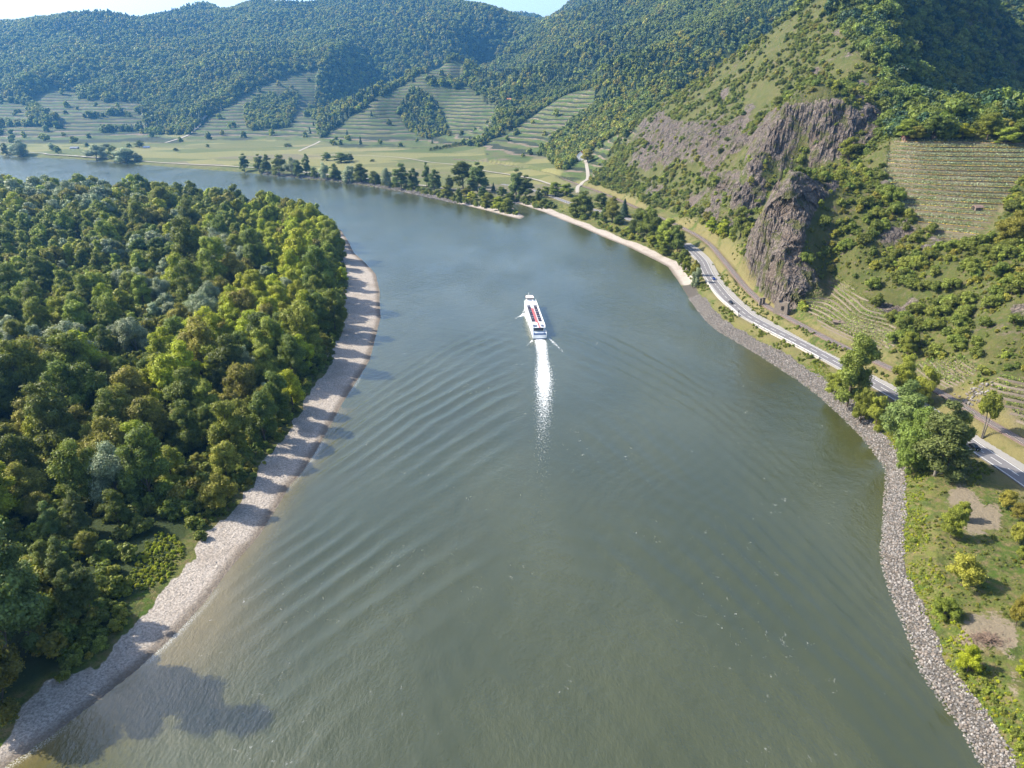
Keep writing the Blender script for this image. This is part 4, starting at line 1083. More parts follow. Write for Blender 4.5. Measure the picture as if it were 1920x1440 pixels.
draped('field_road', [(600, 290), (737, 295), (807, 305), (853, 310), (913, 322), (953, 328), (1000, 337), (1033, 347), (1073, 360)], 4.5, 1.0, TRACKM, 10)
draped('hill_road', [(1098, 302), (1100, 313), (1102, 326), (1101, 337), (1090, 346), (1083, 352), (1083, 362)], 5.0, .5, TRACKM, 5)
draped('farm_track', [(310, 268), (340, 259), (360, 248), (378, 230), (392, 213)], 7.0, 1.0, TRACKM, 10)
draped('farm_track', [(600, 265), (575, 277), (560, 284)], 6.0, .6, TRACKM, 10)

BALL = asphalt('ballast', (0.15, 0.112, 0.10), .3); STEEL = plain('rail_steel', (0.30, 0.25, 0.23), .35, .8); SLP = plain('sleeper_wood', (0.30, 0.27, 0.25), .9, var=.3, scale=1)
rl = empty('railway_track', tuple(RAIL[0])); tag(rl, 'single railway track on reddish ballast running along the foot of the mountain', 'railway')
def rel(o, p): o.parent = p; o.matrix_parent_inverse = Matrix.Translation(-Vector(p.location)); return o
rel(ribbon('ballast', RAIL, -2.2, 2.2, 0.05, BALL, .9), rl)
for o0 in (-.76, .68): rel(ribbon('rail', RAIL, o0, o0 + .09, .42, STEEL, .18), rl)
Ld = smooth_line([tuple(p) for p in RAIL[::2] if math.hypot(p[0], p[1]) < 720], .65); _, dl, nl_ = frame(Ld)
V = []; Q = []
for i in range(len(Ld)):
    c0 = Ld[i]; a = np.append(nl_[i] * 1.25, 0); b = np.append(dl[i] * .13, 0)
    for dz in (.02, .24): V += [c0 - a - b + [0, 0, dz], c0 + a - b + [0, 0, dz], c0 + a + b + [0, 0, dz], c0 - a + b + [0, 0, dz]]
    k = i * 8; Q += [(k + 4, k + 5, k + 6, k + 7), (k, k + 1, k + 5, k + 4), (k + 1, k + 2, k + 6, k + 5), (k + 2, k + 3, k + 7, k + 6), (k + 3, k, k + 4, k + 7)]
rel(link('sleepers', mesh_np('sleepers', V, np.array(Q), SLP)), rl)

# guard rail and white parapet towards the river
WHITE = plain('white_paint', (0.62, 0.62, 0.60), .45); PARA = plain('parapet_stone', (0.33, 0.31, 0.29), .8, var=.2, scale=2)
LR_, d_, n_ = frame(ROAD)
j0, j1 = sorted((on_line(ROAD, 1335, 528), on_line(ROAD, 1395, 590)))
k0, k1 = sorted((on_line(ROAD, 1425, 606), on_line(ROAD, 1552, 671)))
def balustrade(s0, s1, lab, name, H0=-2.6):
    p0 = LR_[s0]; r = empty(name, tuple(p0)); tag(r, lab, 'parapet')
    rel(ribbon('coping', ROAD, -5.15, -4.75, 1.0, WHITE, .16, sl=slice(s0, s1 + 1)), r)
    rel(ribbon('base_wall', ROAD, -5.3, -4.72, .3, PARA, 3.0, sl=slice(s0, s1 + 1)), r)
    for i in range(s0, s1 + 1):
        q = LR_[i]; mb = MB(); c_ = q[:2] - n_[i] * 4.95
        mb.box(c_[0] - .3, c_[0] + .3, c_[1] - .3, c_[1] + .3, q[2] - .5, q[2] + 1.05); rel(mb.build('post', PARA), r)
balustrade(j0, j1, 'white openwork parapet above the stone bank beside the upper road bend', 'road_parapet')
balustrade(k0, k1, 'long white parapet on a retaining wall below the road, ending at the big tree', 'road_parapet')
i_ = on_line(ROAD, 1385, 590); q = LR_[i_]
mb = MB(); c_ = q[:2] - n_[i_] * 5.6; mb.tube([(c_[0], c_[1], q[2] - 2), (c_[0], c_[1], q[2] + 3.2)], .16, 8); mb.box(c_[0] - .3, c_[0] + .3, c_[1] - .08, c_[1] + .08, q[2] + 2.2, q[2] + 3.3)
tag(mb.build('marker_post', plain('dark_metal', (0.03, 0.03, 0.035), .5)), 'dark marker post at the river side of the road bend', 'post')

# ------------------------------------------------------------------ cars
GLASSM = plain('car_glass', (0.02, 0.025, 0.03), .08, spec=.7); TYRE = plain('tyre_rubber', (0.02, 0.02, 0.02), .8); RIM = plain('wheel_rim', (0.45, 0.45, 0.46), .3, .8)
LAMP = plain('lamp_lens', (0.75, 0.75, 0.72), .15); REDL = plain('tail_lens', (0.45, 0.02, 0.02), .2); PLATE = plain('number_plate', (.7, .7, .7), .5)
def car(px, py, col, label, hatch=False, lane=-1.6, rev=False, metal=.5):
    i = on_line(ROAD, px, py, 6.5); q = LR_[i]; d = d_[i] * (-1 if rev else 1)
    pos = q[:2] + n_[i] * lane
    r = empty('car', (pos[0], pos[1], q[2] + .02), math.atan2(d[1], d[0]) - math.pi / 2); tag(r, label, 'car', 'cars on the river road')
    paint = plain('car_paint', col, .25, metal, .6)
    # body: side profile swept across, tucked in at the ends
    prof = [(-2.2, .35), (-2.25, .75), (-2.15, 1.0), (-1.3, 1.02), (.75, .98), (1.9, .86), (2.2, .68), (2.22, .4), (1.9, .25), (-1.9, .25)]
    vs = []; fs = []
    for x, k in ((-.88, .94), (-.80 - .1, 1), (.9, 1), (.88, .94)):
        for (y, z) in prof: vs.append((x * (1 if abs(x) < .89 else .98), y * k, .25 + (z - .25) * (1 if k == 1 else .97)))
    m_ = len(prof)
    for a in range(3):
        for j in range(m_): fs.append((a * m_ + j, a * m_ + (j + 1) % m_, (a + 1) * m_ + (j + 1) % m_, (a + 1) * m_ + j))
    fs.append(tuple(range(m_ - 1, -1, -1))); fs.append(tuple(3 * m_ + j for j in range(m_)))
    mb = MB(); mb.add(vs, fs); body = mb.build('body', paint, r, True)
    b = body.modifiers.new('b', 'BEVEL'); b.width = .06; b.segments = 2; b.limit_method = 'ANGLE'
    back = -1.9 if hatch else -1.55
    gl = MB(); gl.add([(-.8, back, 1.0), (.8, back, 1.0), (.8, 1.0, .97), (-.8, 1.0, .97), (-.64, back + .45, 1.44), (.64, back + .45, 1.44), (.64, .15, 1.44), (-.64, .15, 1.44)],
                      [(0, 1, 5, 4), (1, 2, 6, 5), (2, 3, 7, 6), (3, 0, 4, 7), (4, 5, 6, 7)]); gl.build('window', GLASSM, r)
    rf = MB(); rf.add([(-.65, back + .42, 1.43), (.65, back + .42, 1.43), (.65, .2, 1.43), (-.65, .2, 1.43), (-.58, back + .5, 1.49), (.58, back + .5, 1.49), (.58, .1, 1.49), (-.58, .1, 1.49)],
                      [(0, 1, 5, 4), (1, 2, 6, 5), (2, 3, 7, 6), (3, 0, 4, 7), (4, 5, 6, 7)]); rf.build('roof', paint, r)
    for sx in (-1, 1):
        for sy in (-1.32, 1.36):
            w = MB(); w.tube([(sx * .68, sy, .33), (sx * .9, sy, .33)], .33, 14); wo = w.build('wheel', TYRE, r)
            w = MB(); w.tube([(sx * .895, sy, .33), (sx * .915, sy, .33)], .2, 10); w.build('rim', RIM, wo)
        h = MB(); h.box(sx * .72 - .16, sx * .72 + .16, 2.12, 2.235, .62, .76); h.build('headlight', LAMP, r)
        h = MB(); h.box(sx * .72 - .15, sx * .72 + .15, -2.27, -2.17, .74, .9); h.build('tail_light', REDL, r)
        h = MB(); h.box(sx * .98 - .08, sx * .98 + .08, .72, .86, .95, 1.08); h.build('mirror', paint, r)
    h = MB(); h.box(-.26, .26, -2.28, -2.24, .48, .6); h.build('number_plate', PLATE, r)
car(1832, 838, (0.012, 0.013, 0.016), 'black car on the road beside the lone two-stemmed tree', True, -1.1, rev=True)
car(1378, 569, (0.02, 0.022, 0.028), 'dark car near the white parapet, in the middle of the road bend', True, -1.2, rev=True)
car(1338, 524, (0.01, 0.05, 0.30), 'blue car farthest up the road, in the tree shadows', False, 1.4, rev=True)

# ------------------------------------------------------------------ the sightseeing ship
def ship():
    A, B = SHIP_A, SHIP_B; L = float(np.linalg.norm(B - A)); yaw = math.atan2(B[1] - A[1], B[0] - A[0]) - math.pi / 2
    zc = A[1] * CP + (CAM_H - 3) * SP; Wd = 27.0 / F * zc; hw = Wd / 2
    print('ship', L, Wd)
    r = empty('river_ship', (A[0], A[1], 0.0), yaw); tag(r, 'white sightseeing ship with open top deck steaming up the river, trailing foam', 'ship')
    SW = plain('ship_white', (0.82, 0.83, 0.83), .35, var=.04); SB = plain('ship_blue', (0.10, 0.17, 0.32), .4); DK = plain('deck_grey_blue', (0.36, 0.42, 0.50), .7, var=.15, scale=.6)
    RED = plain('red_carpet', (0.62, 0.11, 0.12), .85, var=.1); GL = plain('ship_glass', (0.02, 0.03, 0.045), .1, spec=.7); SEAT = plain('seat_blue', (0.025, 0.04, 0.10), .7); DKW = plain('deck_white', (0.72, 0.73, 0.74), .6, var=.08, scale=.5)
    PNK = plain('wheelhouse_roof_paint', (0.70, 0.56, 0.53), .5); WD = plain('table_wood', (.35, .2, .12), .6); GRN = plain('green_deck_edge', (0.06, .12, .09), .6)
    def hull(k, z0, z1, k2):
        def out(k, dz=0):
            pts = [(-hw * k, 0.4), (-hw * k, L * .62)]
            for t in (.2, .4, .6, .8, 1.0): pts.append((-hw * k * math.cos(t * math.pi / 2) ** .8 if t < 1 else 0, L * .62 + L * .38 * math.sin(t * math.pi / 2) * (.97 + .03 * k)))
            pts2 = [(-x, y) for x, y in pts[-2::-1]]
            return pts + pts2 + [(hw * k * .96, 0), (-hw * k * .96, 0)]
        mb = MB(); mb.prism(out(k), z0, z1, out(k2)); return mb
    hull(.90, -.6, .5, .94).build('keel', SB, r); hull(.94, .5, 2.0, 1.0).build('hull', SW, r); hull(1.0, 2.0, 2.35, 1.0).build('gunwale', SW, r)
    hull(.97, 2.35, 2.40, .97).build('lower_deck', DK, r)
    mb = MB(); mb.box(-hw + .75, hw - .75, L * .085, L * .80, 2.4, 4.7, ty=.3); cab = mb.build('cabin', SW, r)
    for s in (-1, 1):
        for k in range(16):
            y = L * .10 + k * L * .043; w = MB(); x = s * (hw - .75); w.box(x - .03, x + .03, y, y + L * .034, 3.05, 4.25); w.build('window', GL, cab)
    w = MB(); w.box(-hw + 1.2, hw - 1.2, L * .085 - .02, L * .085 + .2, 2.7, 4.3); w.build('aft_window', GL, cab)
    mb = MB(); mb.box(-hw + .25, hw - .25, L * .075, L * .83, 4.7, 4.9); top = mb.build('upper_deck', DKW, r)
    # aft well with stairs, dark openings and blue deck
    for x0, x1 in ((-hw + 1.0, -.6), (1.5, hw - .7)):
        mb = MB(); mb.box(x0, x1, L * .085, L * .15, 4.903, 4.93); mb.build('stair_opening', SEAT, r)
    mb = MB(); mb.box(-.1, 1.0, L * .075, L * .20, 4.91, 4.95); mb.build('carpet_strip', RED, r)
    mb = MB(); mb.box(-.75, .75, L * .20, L * .60, 4.91, 4.95); mb.build('carpet', RED, r)
    for k in range(8):
        y = L * .225 + k * L * .055
        for s in (-1, 1):
            if k == 6 and s == 1: pass
            b = MB()
            for q_ in (0, 1.35): b.box(min(s * 1.0, s * (hw - 1.1)), max(s * 1.0, s * (hw - 1.1)), y + q_, y + q_ + .5, 4.95, 5.38)
            for q_ in (-.1, 1.8): b.box(min(s * 1.0, s * (hw - 1.1)), max(s * 1.0, s * (hw - 1.1)), y + q_, y + q_ + .12, 5.3, 5.85)
            b.build('bench', SEAT, r)
            t = MB(); t.box(min(s * 1.15, s * (hw - 1.4)), max(s * 1.15, s * (hw - 1.4)), y + .7, y + 1.15, 5.55, 5.62); t.build('table', DKW if k % 3 else WD, r)
    mb = MB(); mb.box(-hw + 1.0, hw - 1.0, L * .67, L * .70, 4.9, 5.6); mb.build('locker', SW, r)
    # railings
    for s in (-1, 1):
        mb = MB(); x = s * (hw - .35)
        for z in (5.3, 5.65, 6.0): mb.tube([(x, L * .08, z), (x, L * .82, z)], .045, 5)
        for k in range(26): mb.tube([(x, L * (.08 + .0296 * k), 4.9), (x, L * (.08 + .0296 * k), 6.0)], .04, 5)
        mb.build('railing', SW if s > 0 else GRN, r)
        mb = MB(); x = s * (hw - .12)
        for z in (3.0, 3.4):
            mb.tube([(x, .3, z), (x, L * .62, z)], .04, 5)
        for k in range(14): mb.tube([(x, .3 + L * .045 * k, 2.35), (x, .3 + L * .045 * k, 3.4)], .035, 5)
        mb.build('side_railing', SW, r)
    mb = MB()
    for z in (5.3, 6.0): mb.tube([(-hw + .35, L * .078, z), (hw - .35, L * .078, z)], .045, 5)
    mb.build('aft_railing', SW, r)
    mb = MB(); mb.box(-hw + .5, hw - .5, .3, .5, 2.4, 3.3); mb.build('stern_bulwark', SB, r)
    mb = MB(); mb.box(-1.2, 1.2, 1.2, 2.0, 2.4, 2.85); mb.box(-hw + .8, -hw + 1.5, .9, 2.6, 2.4, 2.9); mb.box(hw - 1.5, hw - .8, .9, 2.6, 2.4, 2.9); mb.build('stern_bench', SEAT, r)
    # wheelhouse
    mb = MB(); mb.box(-2.0, 2.0, L * .825, L * .885, 4.4, 6.7, tx=.2, ty=.2); wh = mb.build('wheelhouse', SW, r)
    mb = MB(); mb.box(-2.05, 2.05, L * .823, L * .887, 5.7, 6.35, tx=.1, ty=.1); mb.build('window', GL, wh)
    mb = MB(); mb.prism([(-2.5, L * .818), (2.5, L * .818), (2.3, L * .885), (1.3, L * .9), (-1.3, L * .9), (-2.3, L * .885)], 6.7, 6.95); mb.build('roof', PNK, wh)
    mb = MB(); mb.box(-hw * .75, hw * .75, L * .80, L * .87, 2.4, 4.7, tx=.3, ty=.5); mb.build('fore_cabin', SW, r)
    mb = MB(); mb.tube([(0, L * .955, 2.3), (0, L * .95, 7.0)], .09, 8); mb.tube([(-.8, L * .951, 6.2), (.8, L * .951, 6.2)], .05, 6); mb.box(-.25, .25, L * .95 - .2, L * .95 + .2, 7.0, 7.4); mb.build('mast', SW, r)
    mb = MB(); mb.box(-.4, .4, L * .92, L * .93, 2.4, 2.9); mb.tube([(-.6, L * .925, 2.7), (.6, L * .925, 2.7)], .2, 8); mb.build('anchor_winch', GRN, r)
    mb = MB(); mb.tube([(hw * .4, L * .78, 4.9), (hw * .4, L * .78, 6.2)], .35, 10); mb.tube([(-hw * .45, L * .75, 4.9), (-hw * .45, L * .75, 5.7)], .3, 10); mb.build('vent', SW, r)
ship()

# ------------------------------------------------------------------ houses
def house(name, px, py, w, d, h, rh, yaw, wallc, roofc, label, cat='house', windows=2, chimney=True):
    p = hit(px, py); r = empty(name, (p[0], p[1], p[2] - .6), yaw); tag(r, label, cat)
    WM = plain('wall_render', wallc, .8, var=.1); RM = plain('roof_tile', roofc, .8, var=.2, scale=2); DKM = plain('opening', (0.03, 0.03, 0.035), .3)
    mb = MB(); mb.box(-w / 2, w / 2, -d / 2, d / 2, -1, h)
    mb.add([(-w / 2, -d / 2, h), (-w / 2, d / 2, h), (-w / 2, 0, h + rh * .96), (w / 2, -d / 2, h), (w / 2, d / 2, h), (w / 2, 0, h + rh * .96)], [(0, 1, 2), (4, 3, 5)])
    wl = mb.build('wall', WM, r)
    e = .5; y = d / 2 + e; zz = h - rh * e / (d / 2)
    mb = MB(); mb.add([(-w / 2 - e, -y, zz), (w / 2 + e, -y, zz), (w / 2 + e, 0, h + rh), (-w / 2 - e, 0, h + rh), (-w / 2 - e, y, zz), (w / 2 + e, y, zz),
                       (-w / 2 - e, -y, zz - .25), (w / 2 + e, -y, zz - .25), (w / 2 + e, 0, h + rh - .25), (-w / 2 - e, 0, h + rh - .25), (-w / 2 - e, y, zz - .25), (w / 2 + e, y, zz - .25)],
                      [(0, 1, 2, 3), (3, 2, 5, 4), (6, 9, 8, 7), (9, 10, 11, 8), (0, 3, 9, 6), (3, 4, 10, 9), (1, 7, 8, 2), (2, 8, 11, 5), (0, 6, 7, 1), (4, 5, 11, 10)])
    rf = mb.build('roof', RM, r)
    if chimney: mb = MB(); mb.box(w * .2, w * .2 + .8, -.9, -.1, h + rh * .5, h + rh + 1.0); mb.build('chimney', WM, rf)
    for s in (-1, 1):
        for k in range(windows):
            x = (k + .5) / windows * w - w / 2 + .1
            mb = MB(); mb.box(x - .5, x + .5, s * d / 2 - .04, s * d / 2 + .04, h * .4, h * .4 + 1.3); mb.build('window', DKM, r)
    mb = MB(); mb.box(-w / 2 - .04, -w / 2 + .04, -.6, .6, -.2, 2.0); mb.build('door', DKM, r)
house('country_house', 1090, 300, 15, 12, 9, 6, R(70), (.78, .76, .72), (.52, .17, .07), 'white house with steep orange roof beside a round tree on the hill foot', windows=3)
house('farm_house', 1053, 304, 12, 8, 4, 3.4, R(15), (.40, .22, .17), (.36, .10, .07), 'low reddish farm house at the edge of the wooded slope')
house('farm_house', 1068, 303, 8, 7, 3.5, 3.0, R(100), (.45, .30, .25), (.42, .12, .08), 'small red-roofed house between the farm house and the orange-roofed house')
house('hillside_lodge', 950, 190, 26, 11, 5, 4, R(5), (.25, .17, .12), (.62, .23, .10), 'wooden lodge with bright orange roof among trees high on the hill', 'lodge', 4)
house('field_barn', 140, 279, 18, 8, 3, 2.5, R(0), (.3, .3, .32), (.13, .15, .2), 'grey barn on the far plain left of the bank trees', 'barn', 1, False)
house('field_barn', 275, 278, 14, 8, 3, 2.5, R(20), (.3, .3, .32), (.10, .14, .24), 'blue-roofed barn beside dark trees on the far plain', 'barn', 1, False)
house('vineyard_hut', 1574, 606, 5.5, 2.6, 1.6, .5, R(-30), (.12, .09, .07), (.13, .10, .08), 'small wooden hut between terrace rows of the lower vineyard', 'hut', 1, False)
house('vineyard_hut', 1700, 262, 5, 4, 2.4, 1.6, R(10), (.14, .08, .06), (.17, .08, .06), 'dark red hut under trees above the upper vineyard', 'hut', 1, False)
house('vineyard_hut', 1832, 392, 4.5, 3, 2.0, 1.0, R(10), (.16, .13, .10), (.22, .15, .12), 'pale-roofed hut at the right end of the upper vineyard rows', 'hut', 1, False)

# masonry remains at the cliff foot
STN = NT('masonry'); P_ = STN.pos(); v_ = STN.voro(STN.mapv(P_, (1, 1, 1.6)), .9, 'DISTANCE_TO_EDGE')
STN.bsdf(STN.mix(STN.ramp(v_, 0, .08), (.12, .10, .085), STN.mix(STN.noise(P_, .7, 4), (.13, .11, .09), (.24, .205, .17))), .95, spec=.1, normal=STN.bump(v_, .5, .3)); STN = STN.m
g = hit(1462, 590); r = empty('ruined_wall', (g[0], g[1], g[2] - 1), R(-42)); tag(r, 'old masonry wall with a dark arched opening at the foot of the cliff', 'ruin')
mb = MB(); mb.box(-4.2, 4.2, 0, 3, -2, 7.6, tx=.8, ty=.2); mb.box(-3.2, -1.6, .2, 2.6, 7.6, 9); mb.box(1.4, 3.6, .2, 2.6, 7.6, 8.4); mb.build('wall', STN, r)
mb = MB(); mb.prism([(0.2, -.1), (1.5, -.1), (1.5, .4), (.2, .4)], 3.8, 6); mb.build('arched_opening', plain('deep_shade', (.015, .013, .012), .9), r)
for px, py, nm in ((1425, 572, 'upright stone gate pillar beside the rails, nearer the road'), (1431, 571, 'stone gate pillar beside the rails, nearer the cliff')):
    g = hit(px, py); mb = MB(); mb.box(-.8, .8, -.6, .6, -1, 3.9, tx=.12, ty=.08); mb.box(-.95, .95, -.75, .75, 3.9, 4.25); o = mb.build('gate_pillar', STN); o.location = g; tag(o, nm, 'pillar')

# ------------------------------------------------------------------ stones
def rocks_protos(nm, mats, k=5, seed=3):
    L = []
    for i in range(k):
        rg_ = np.random.default_rng(seed + i)
        import bmesh
        bm = bmesh.new(); bmesh.ops.create_icosphere(bm, subdivisions=1, radius=.5)
        for v in bm.verts:
            f = rg_.uniform(.72, 1.2); v.co = Vector((v.co.x * f * 1.15, v.co.y * f * .9, v.co.z * f * .75))
            for ax in range(3): v.co[ax] = round(v.co[ax] * 4.5) / 4.5 * .6 + v.co[ax] * .4
        me = bpy.data.meshes.new(nm); bm.to_mesh(me); bm.free(); me.materials.append(mats[i % len(mats)])
        L.append(bpy.data.objects.new(nm, me))
    return L
def rockmat(nm, a, b):
    n = NT(nm); oi = n.n('ShaderNodeObjectInfo').outputs['Random']; c = n.mix(oi, a, b); c = n.mix(n.ramp(n.noise(n.pos(), 3.5, 3), .3, .7, 0, .5), c, tuple(x * .55 for x in a)); n.bsdf(c, .9, spec=.2); return n.m
RMs = [rockmat('stone_pale', (.17, .16, .15), (.31, .29, .275)), rockmat('stone_grey', (.09, .085, .08), (.20, .19, .18)), rockmat('stone_warm', (.14, .12, .10), (.25, .215, .19))]
RP = rocks_protos('stone', RMs, 6)
def band(mask_fn, sp, x0, x1, y0, y1):
    x, y = jgrid(x0, x1, y0, y1, sp, rg, 1.1)
    db_, _, _ = dist_poly(x, y, BANK); w_ = inpoly(x, y, WATER_POLY)
    sgn = np.where(w_, -db_, db_); m_ = mask_fn(x, y, sgn) & ~inpoly(x, y, ISL_POLY)
    return x[m_], y[m_]
x, y = band(lambda x, y, s: (s > -1.0) & (s < np.interp(y, [60, 190, 265, 500], [5.0, 4.9, 7.4, 7.4]) + 1.4 * fbm(x / 8, y / 8, o=2, s=14)) & (lookup(INF['bar'], x, y) < .55) & (y < 430) & (np.degrees(np.arctan2(x, y)) < 52), .46, 60, 190, 45, 430)
sc = rg.uniform(.32, 1.0, len(x)) ** 1.3 * .82
print('riprap', len(x))
scatter('riprap_stones', np.stack([x, y, np.maximum(ground(x, y), -.15) + sc * .12], -1), rg.integers(0, 6, len(x)), sc, rg.uniform(0, 6.28, len(x)), RP, 'loose band of pale grey boulders lining the right river bank', 'boulders')
x, y = band(lambda x, y, s: (s > -1) & (s < 9) & ((y > 640) | (x < 20)) & (lookup(INF['bar'], x, y) < .9), 1.6, -420, 120, 640, 1300)
sc = rg.uniform(1.0, 2.2, len(x))
scatter('groyne_stones', np.stack([x, y, np.maximum(ground(x, y), -.1) + sc * .15], -1), rg.integers(0, 6, len(x)), sc, rg.uniform(0, 6.28, len(x)), RP, 'rough stones along the groyne and the far bank of the river', 'boulders')
# stone pile and loose dark stones on the beach
g = hit(1830, 738)
x = g[0] + rg.normal(0, 2.2, 90); y = g[1] + rg.normal(0, 2.6, 90); sc = rg.uniform(.6, 1.4, 90)
scatter('stone_pile', np.stack([x, y, ground(x, y) + .3 * rg.uniform(0, 2, 90)], -1), rg.integers(0, 6, 90), sc, rg.uniform(0, 6.28, 90), RP, 'heap of pale rubble on grass above the rails', 'rubble')
x, y = jgrid(-220, -60, 95, 470, 2.3, rg, 1.3); mm = lookup(G_ISL, x, y) & (ground(x, y) > .3) & (rg.uniform(0, 1, len(x)) < .3)
x, y = x[mm], y[mm]; sc = rg.uniform(.12, .6, len(x)) ** 1.4
scatter('beach_stones', np.stack([x, y, ground(x, y) + .02], -1), rg.integers(0, 6, len(x)), sc, rg.uniform(0, 6.28, len(x)), RP, 'scattered stones on the pale gravel beach of the island', 'stones')

# ------------------------------------------------------------------ vineyard terraces close by
WALLM = rockmat('terrace_stone', (.12, .10, .08), (.19, .16, .13))
VL = leaf_mat('vine_leaves', (0.075, 0.115, 0.02), (0.12, 0.15, 0.03), .35); VLB = leaf_mat('vine_leaves_blue', (0.09, 0.125, 0.075), (0.13, 0.16, 0.10), .2); VLY = leaf_mat('edge_grass', (0.24, 0.19, 0.035), (0.30, 0.23, 0.045), .2)
ORD = ['lowest', 'second', 'third', 'fourth', 'fifth', 'sixth', 'seventh', 'eighth', 'ninth', 'tenth', 'eleventh', 'twelfth', 'thirteenth', 'fourteenth', 'fifteenth', 'sixteenth', 'seventeenth', 'eighteenth', 'nineteenth', 'twentieth']
def vineyard(poly, ang, dz, place, wallh, leafm, rows=1, edge=None, zmax=None):
    pts = [hit(*p) for p in poly]; pts = [p for p in pts if p]
    c, s_ = math.cos(ang), math.sin(ang)
    U = [p[0] * c + p[1] * s_ for p in pts]; Vv = [-p[0] * s_ + p[1] * c for p in pts]
    us = np.arange(min(U), max(U), 1.5); vs = np.arange(min(Vv) - 2, max(Vv) + 2, .5)
    UU, VV = np.meshgrid(us, vs, indexing='ij'); XX = UU * c - VV * s_; YY = UU * s_ + VV * c
    G = ground(XX, YY); pxx, pyy = project(XX, YY, G); ins = inpoly(pxx, pyy, poly)
    # follow a smoothed slope so the terraces run cleanly
    from_z = np.nanpercentile(G[ins], 2); to_z = np.nanpercentile(G[ins], 99)
    k = 0; lev = from_z
    while lev < to_z:
        lines = []; cur = []
        lastv = None
        for i in range(len(us)):
            g = G[i]; ok = np.nonzero((g[:-1] < lev) & (g[1:] >= lev) & ins[i, :-1])[0]
            j = None
            if len(ok): j = ok[0] if lastv is None else ok[np.argmin(np.abs(ok - lastv))]
            if j is None or (lastv is not None and abs(j - lastv) > 8):
                if len(cur) > 6: lines.append(cur)
                cur = []; lastv = None
                if j is None: continue
            cur.append((us[i], vs[j])); lastv = j
        if len(cur) > 6: lines.append(cur)
        if lines:
            lines.sort(key=len); ln = np.array(lines[-1], float)
            for _ in range(3): ln[1:-1, 1] = (ln[:-2, 1] + 2 * ln[1:-1, 1] + ln[2:, 1]) / 4
            x = ln[:, 0] * c - ln[:, 1] * s_; y = ln[:, 0] * s_ + ln[:, 1] * c; z = ground(x, y)
            for _ in range(2): z[1:-1] = (z[:-2] + 2 * z[1:-1] + z[2:]) / 4
            r = empty('vineyard_terrace', (float(x[0]), float(y[0]), float(z[0]))); nm = ORD[k] if k < len(ORD) else f'{k + 1}th'
            tag(r, (f'{nm} planted terrace from the foot of {place}' if k else f'lowest planted terrace of {place}'), 'vine terrace', 'terraces of ' + place)
            Lw = np.stack([x, y, z], -1)
            hh = wallh * (1 + .3 * fbm(x / 5, y / 5, o=2, s=140 + k))
            _, dd2, nn2 = frame(Lw); up = np.array([-s_, c])                      # uphill
            a0 = Lw - np.append(up * .0, 1.2); a1 = Lw + np.stack([0 * x, 0 * x, hh], -1); a2 = a1 + np.append(up * .45, 0); a3 = a2 + np.append(up * 1.2, -1.2)
            V = np.stack([a0, a1, a2, a3], 1).reshape(-1, 3); Q = []
            for i in range(len(Lw) - 1):
                for j in range(3): Q.append((i * 4 + j, i * 4 + j + 1, (i + 1) * 4 + j + 1, (i + 1) * 4 + j))
            rel(link('stone_wall', mesh_np('stone_wall', V, np.array(Q), WALLM, True)), r)
            for q_ in range(rows):
                n_ = int(len(Lw) * 1.5 * 7)
                t = np.linspace(0, len(Lw) - 1.001, n_); ti = t.astype(int); f = (t - ti)[:, None]
                C = Lw[ti] * (1 - f) + Lw[ti + 1] * f + np.append(up * (1.6 + 1.7 * q_), 0); C[:, 2] = np.maximum(ground(C[:, 0], C[:, 1]), C[:, 2]) + rg.uniform(.1, 1.5, n_)
                C[:, :2] += rg.normal(0, .22, (n_, 2))
                Vq, Qq = quads_from(C, rg.normal(size=C.shape) + [0, 0, .6], .55, .7, rg)
                rel(link('vine_row', mesh_np('vine_row', Vq, Qq, leafm, False, dict(tone=np.repeat(rg.uniform(0, 1, len(C)), 4)))), r)
            if edge:
                n_ = int(len(Lw) * 1.5 * 6.5); t = np.linspace(0, len(Lw) - 1.001, n_); ti = t.astype(int); f = (t - ti)[:, None]
                C = Lw[ti] * (1 - f) + Lw[ti + 1] * f; C[:, 2] += wallh + rg.uniform(-.1, .3, n_)
                Vq, Qq = quads_from(C, rg.normal(size=C.shape) * .5 + [0, -.3, .8], .5, .7, rg)
                rel(link('grass_edge', mesh_np('grass_edge', Vq, Qq, edge, False, dict(tone=np.repeat(rg.uniform(0, 1, len(C)), 4)))), r)
            k += 1
        lev += dz
    print(place, k, from_z, to_z, len(pts), G.shape, int(ins.sum()))
vineyard(SCRUB_VINES[0], R(0), 2.4, 'the upper hillside vineyard', .7, VLB, 2, VLY)
vineyard(SCRUB_VINES[1], R(-50), 1.05, 'the lower vineyard beside the cliff', .5, VL, 1)
vineyard(SCRUB_VINES[2], R(-50), .9, 'the small vineyard behind the big trees', .35, VL, 1)
vineyard(SCRUB_VINES[3], R(-50), 1.3, 'the walled vineyard at the picture edge', .8, VL, 1)
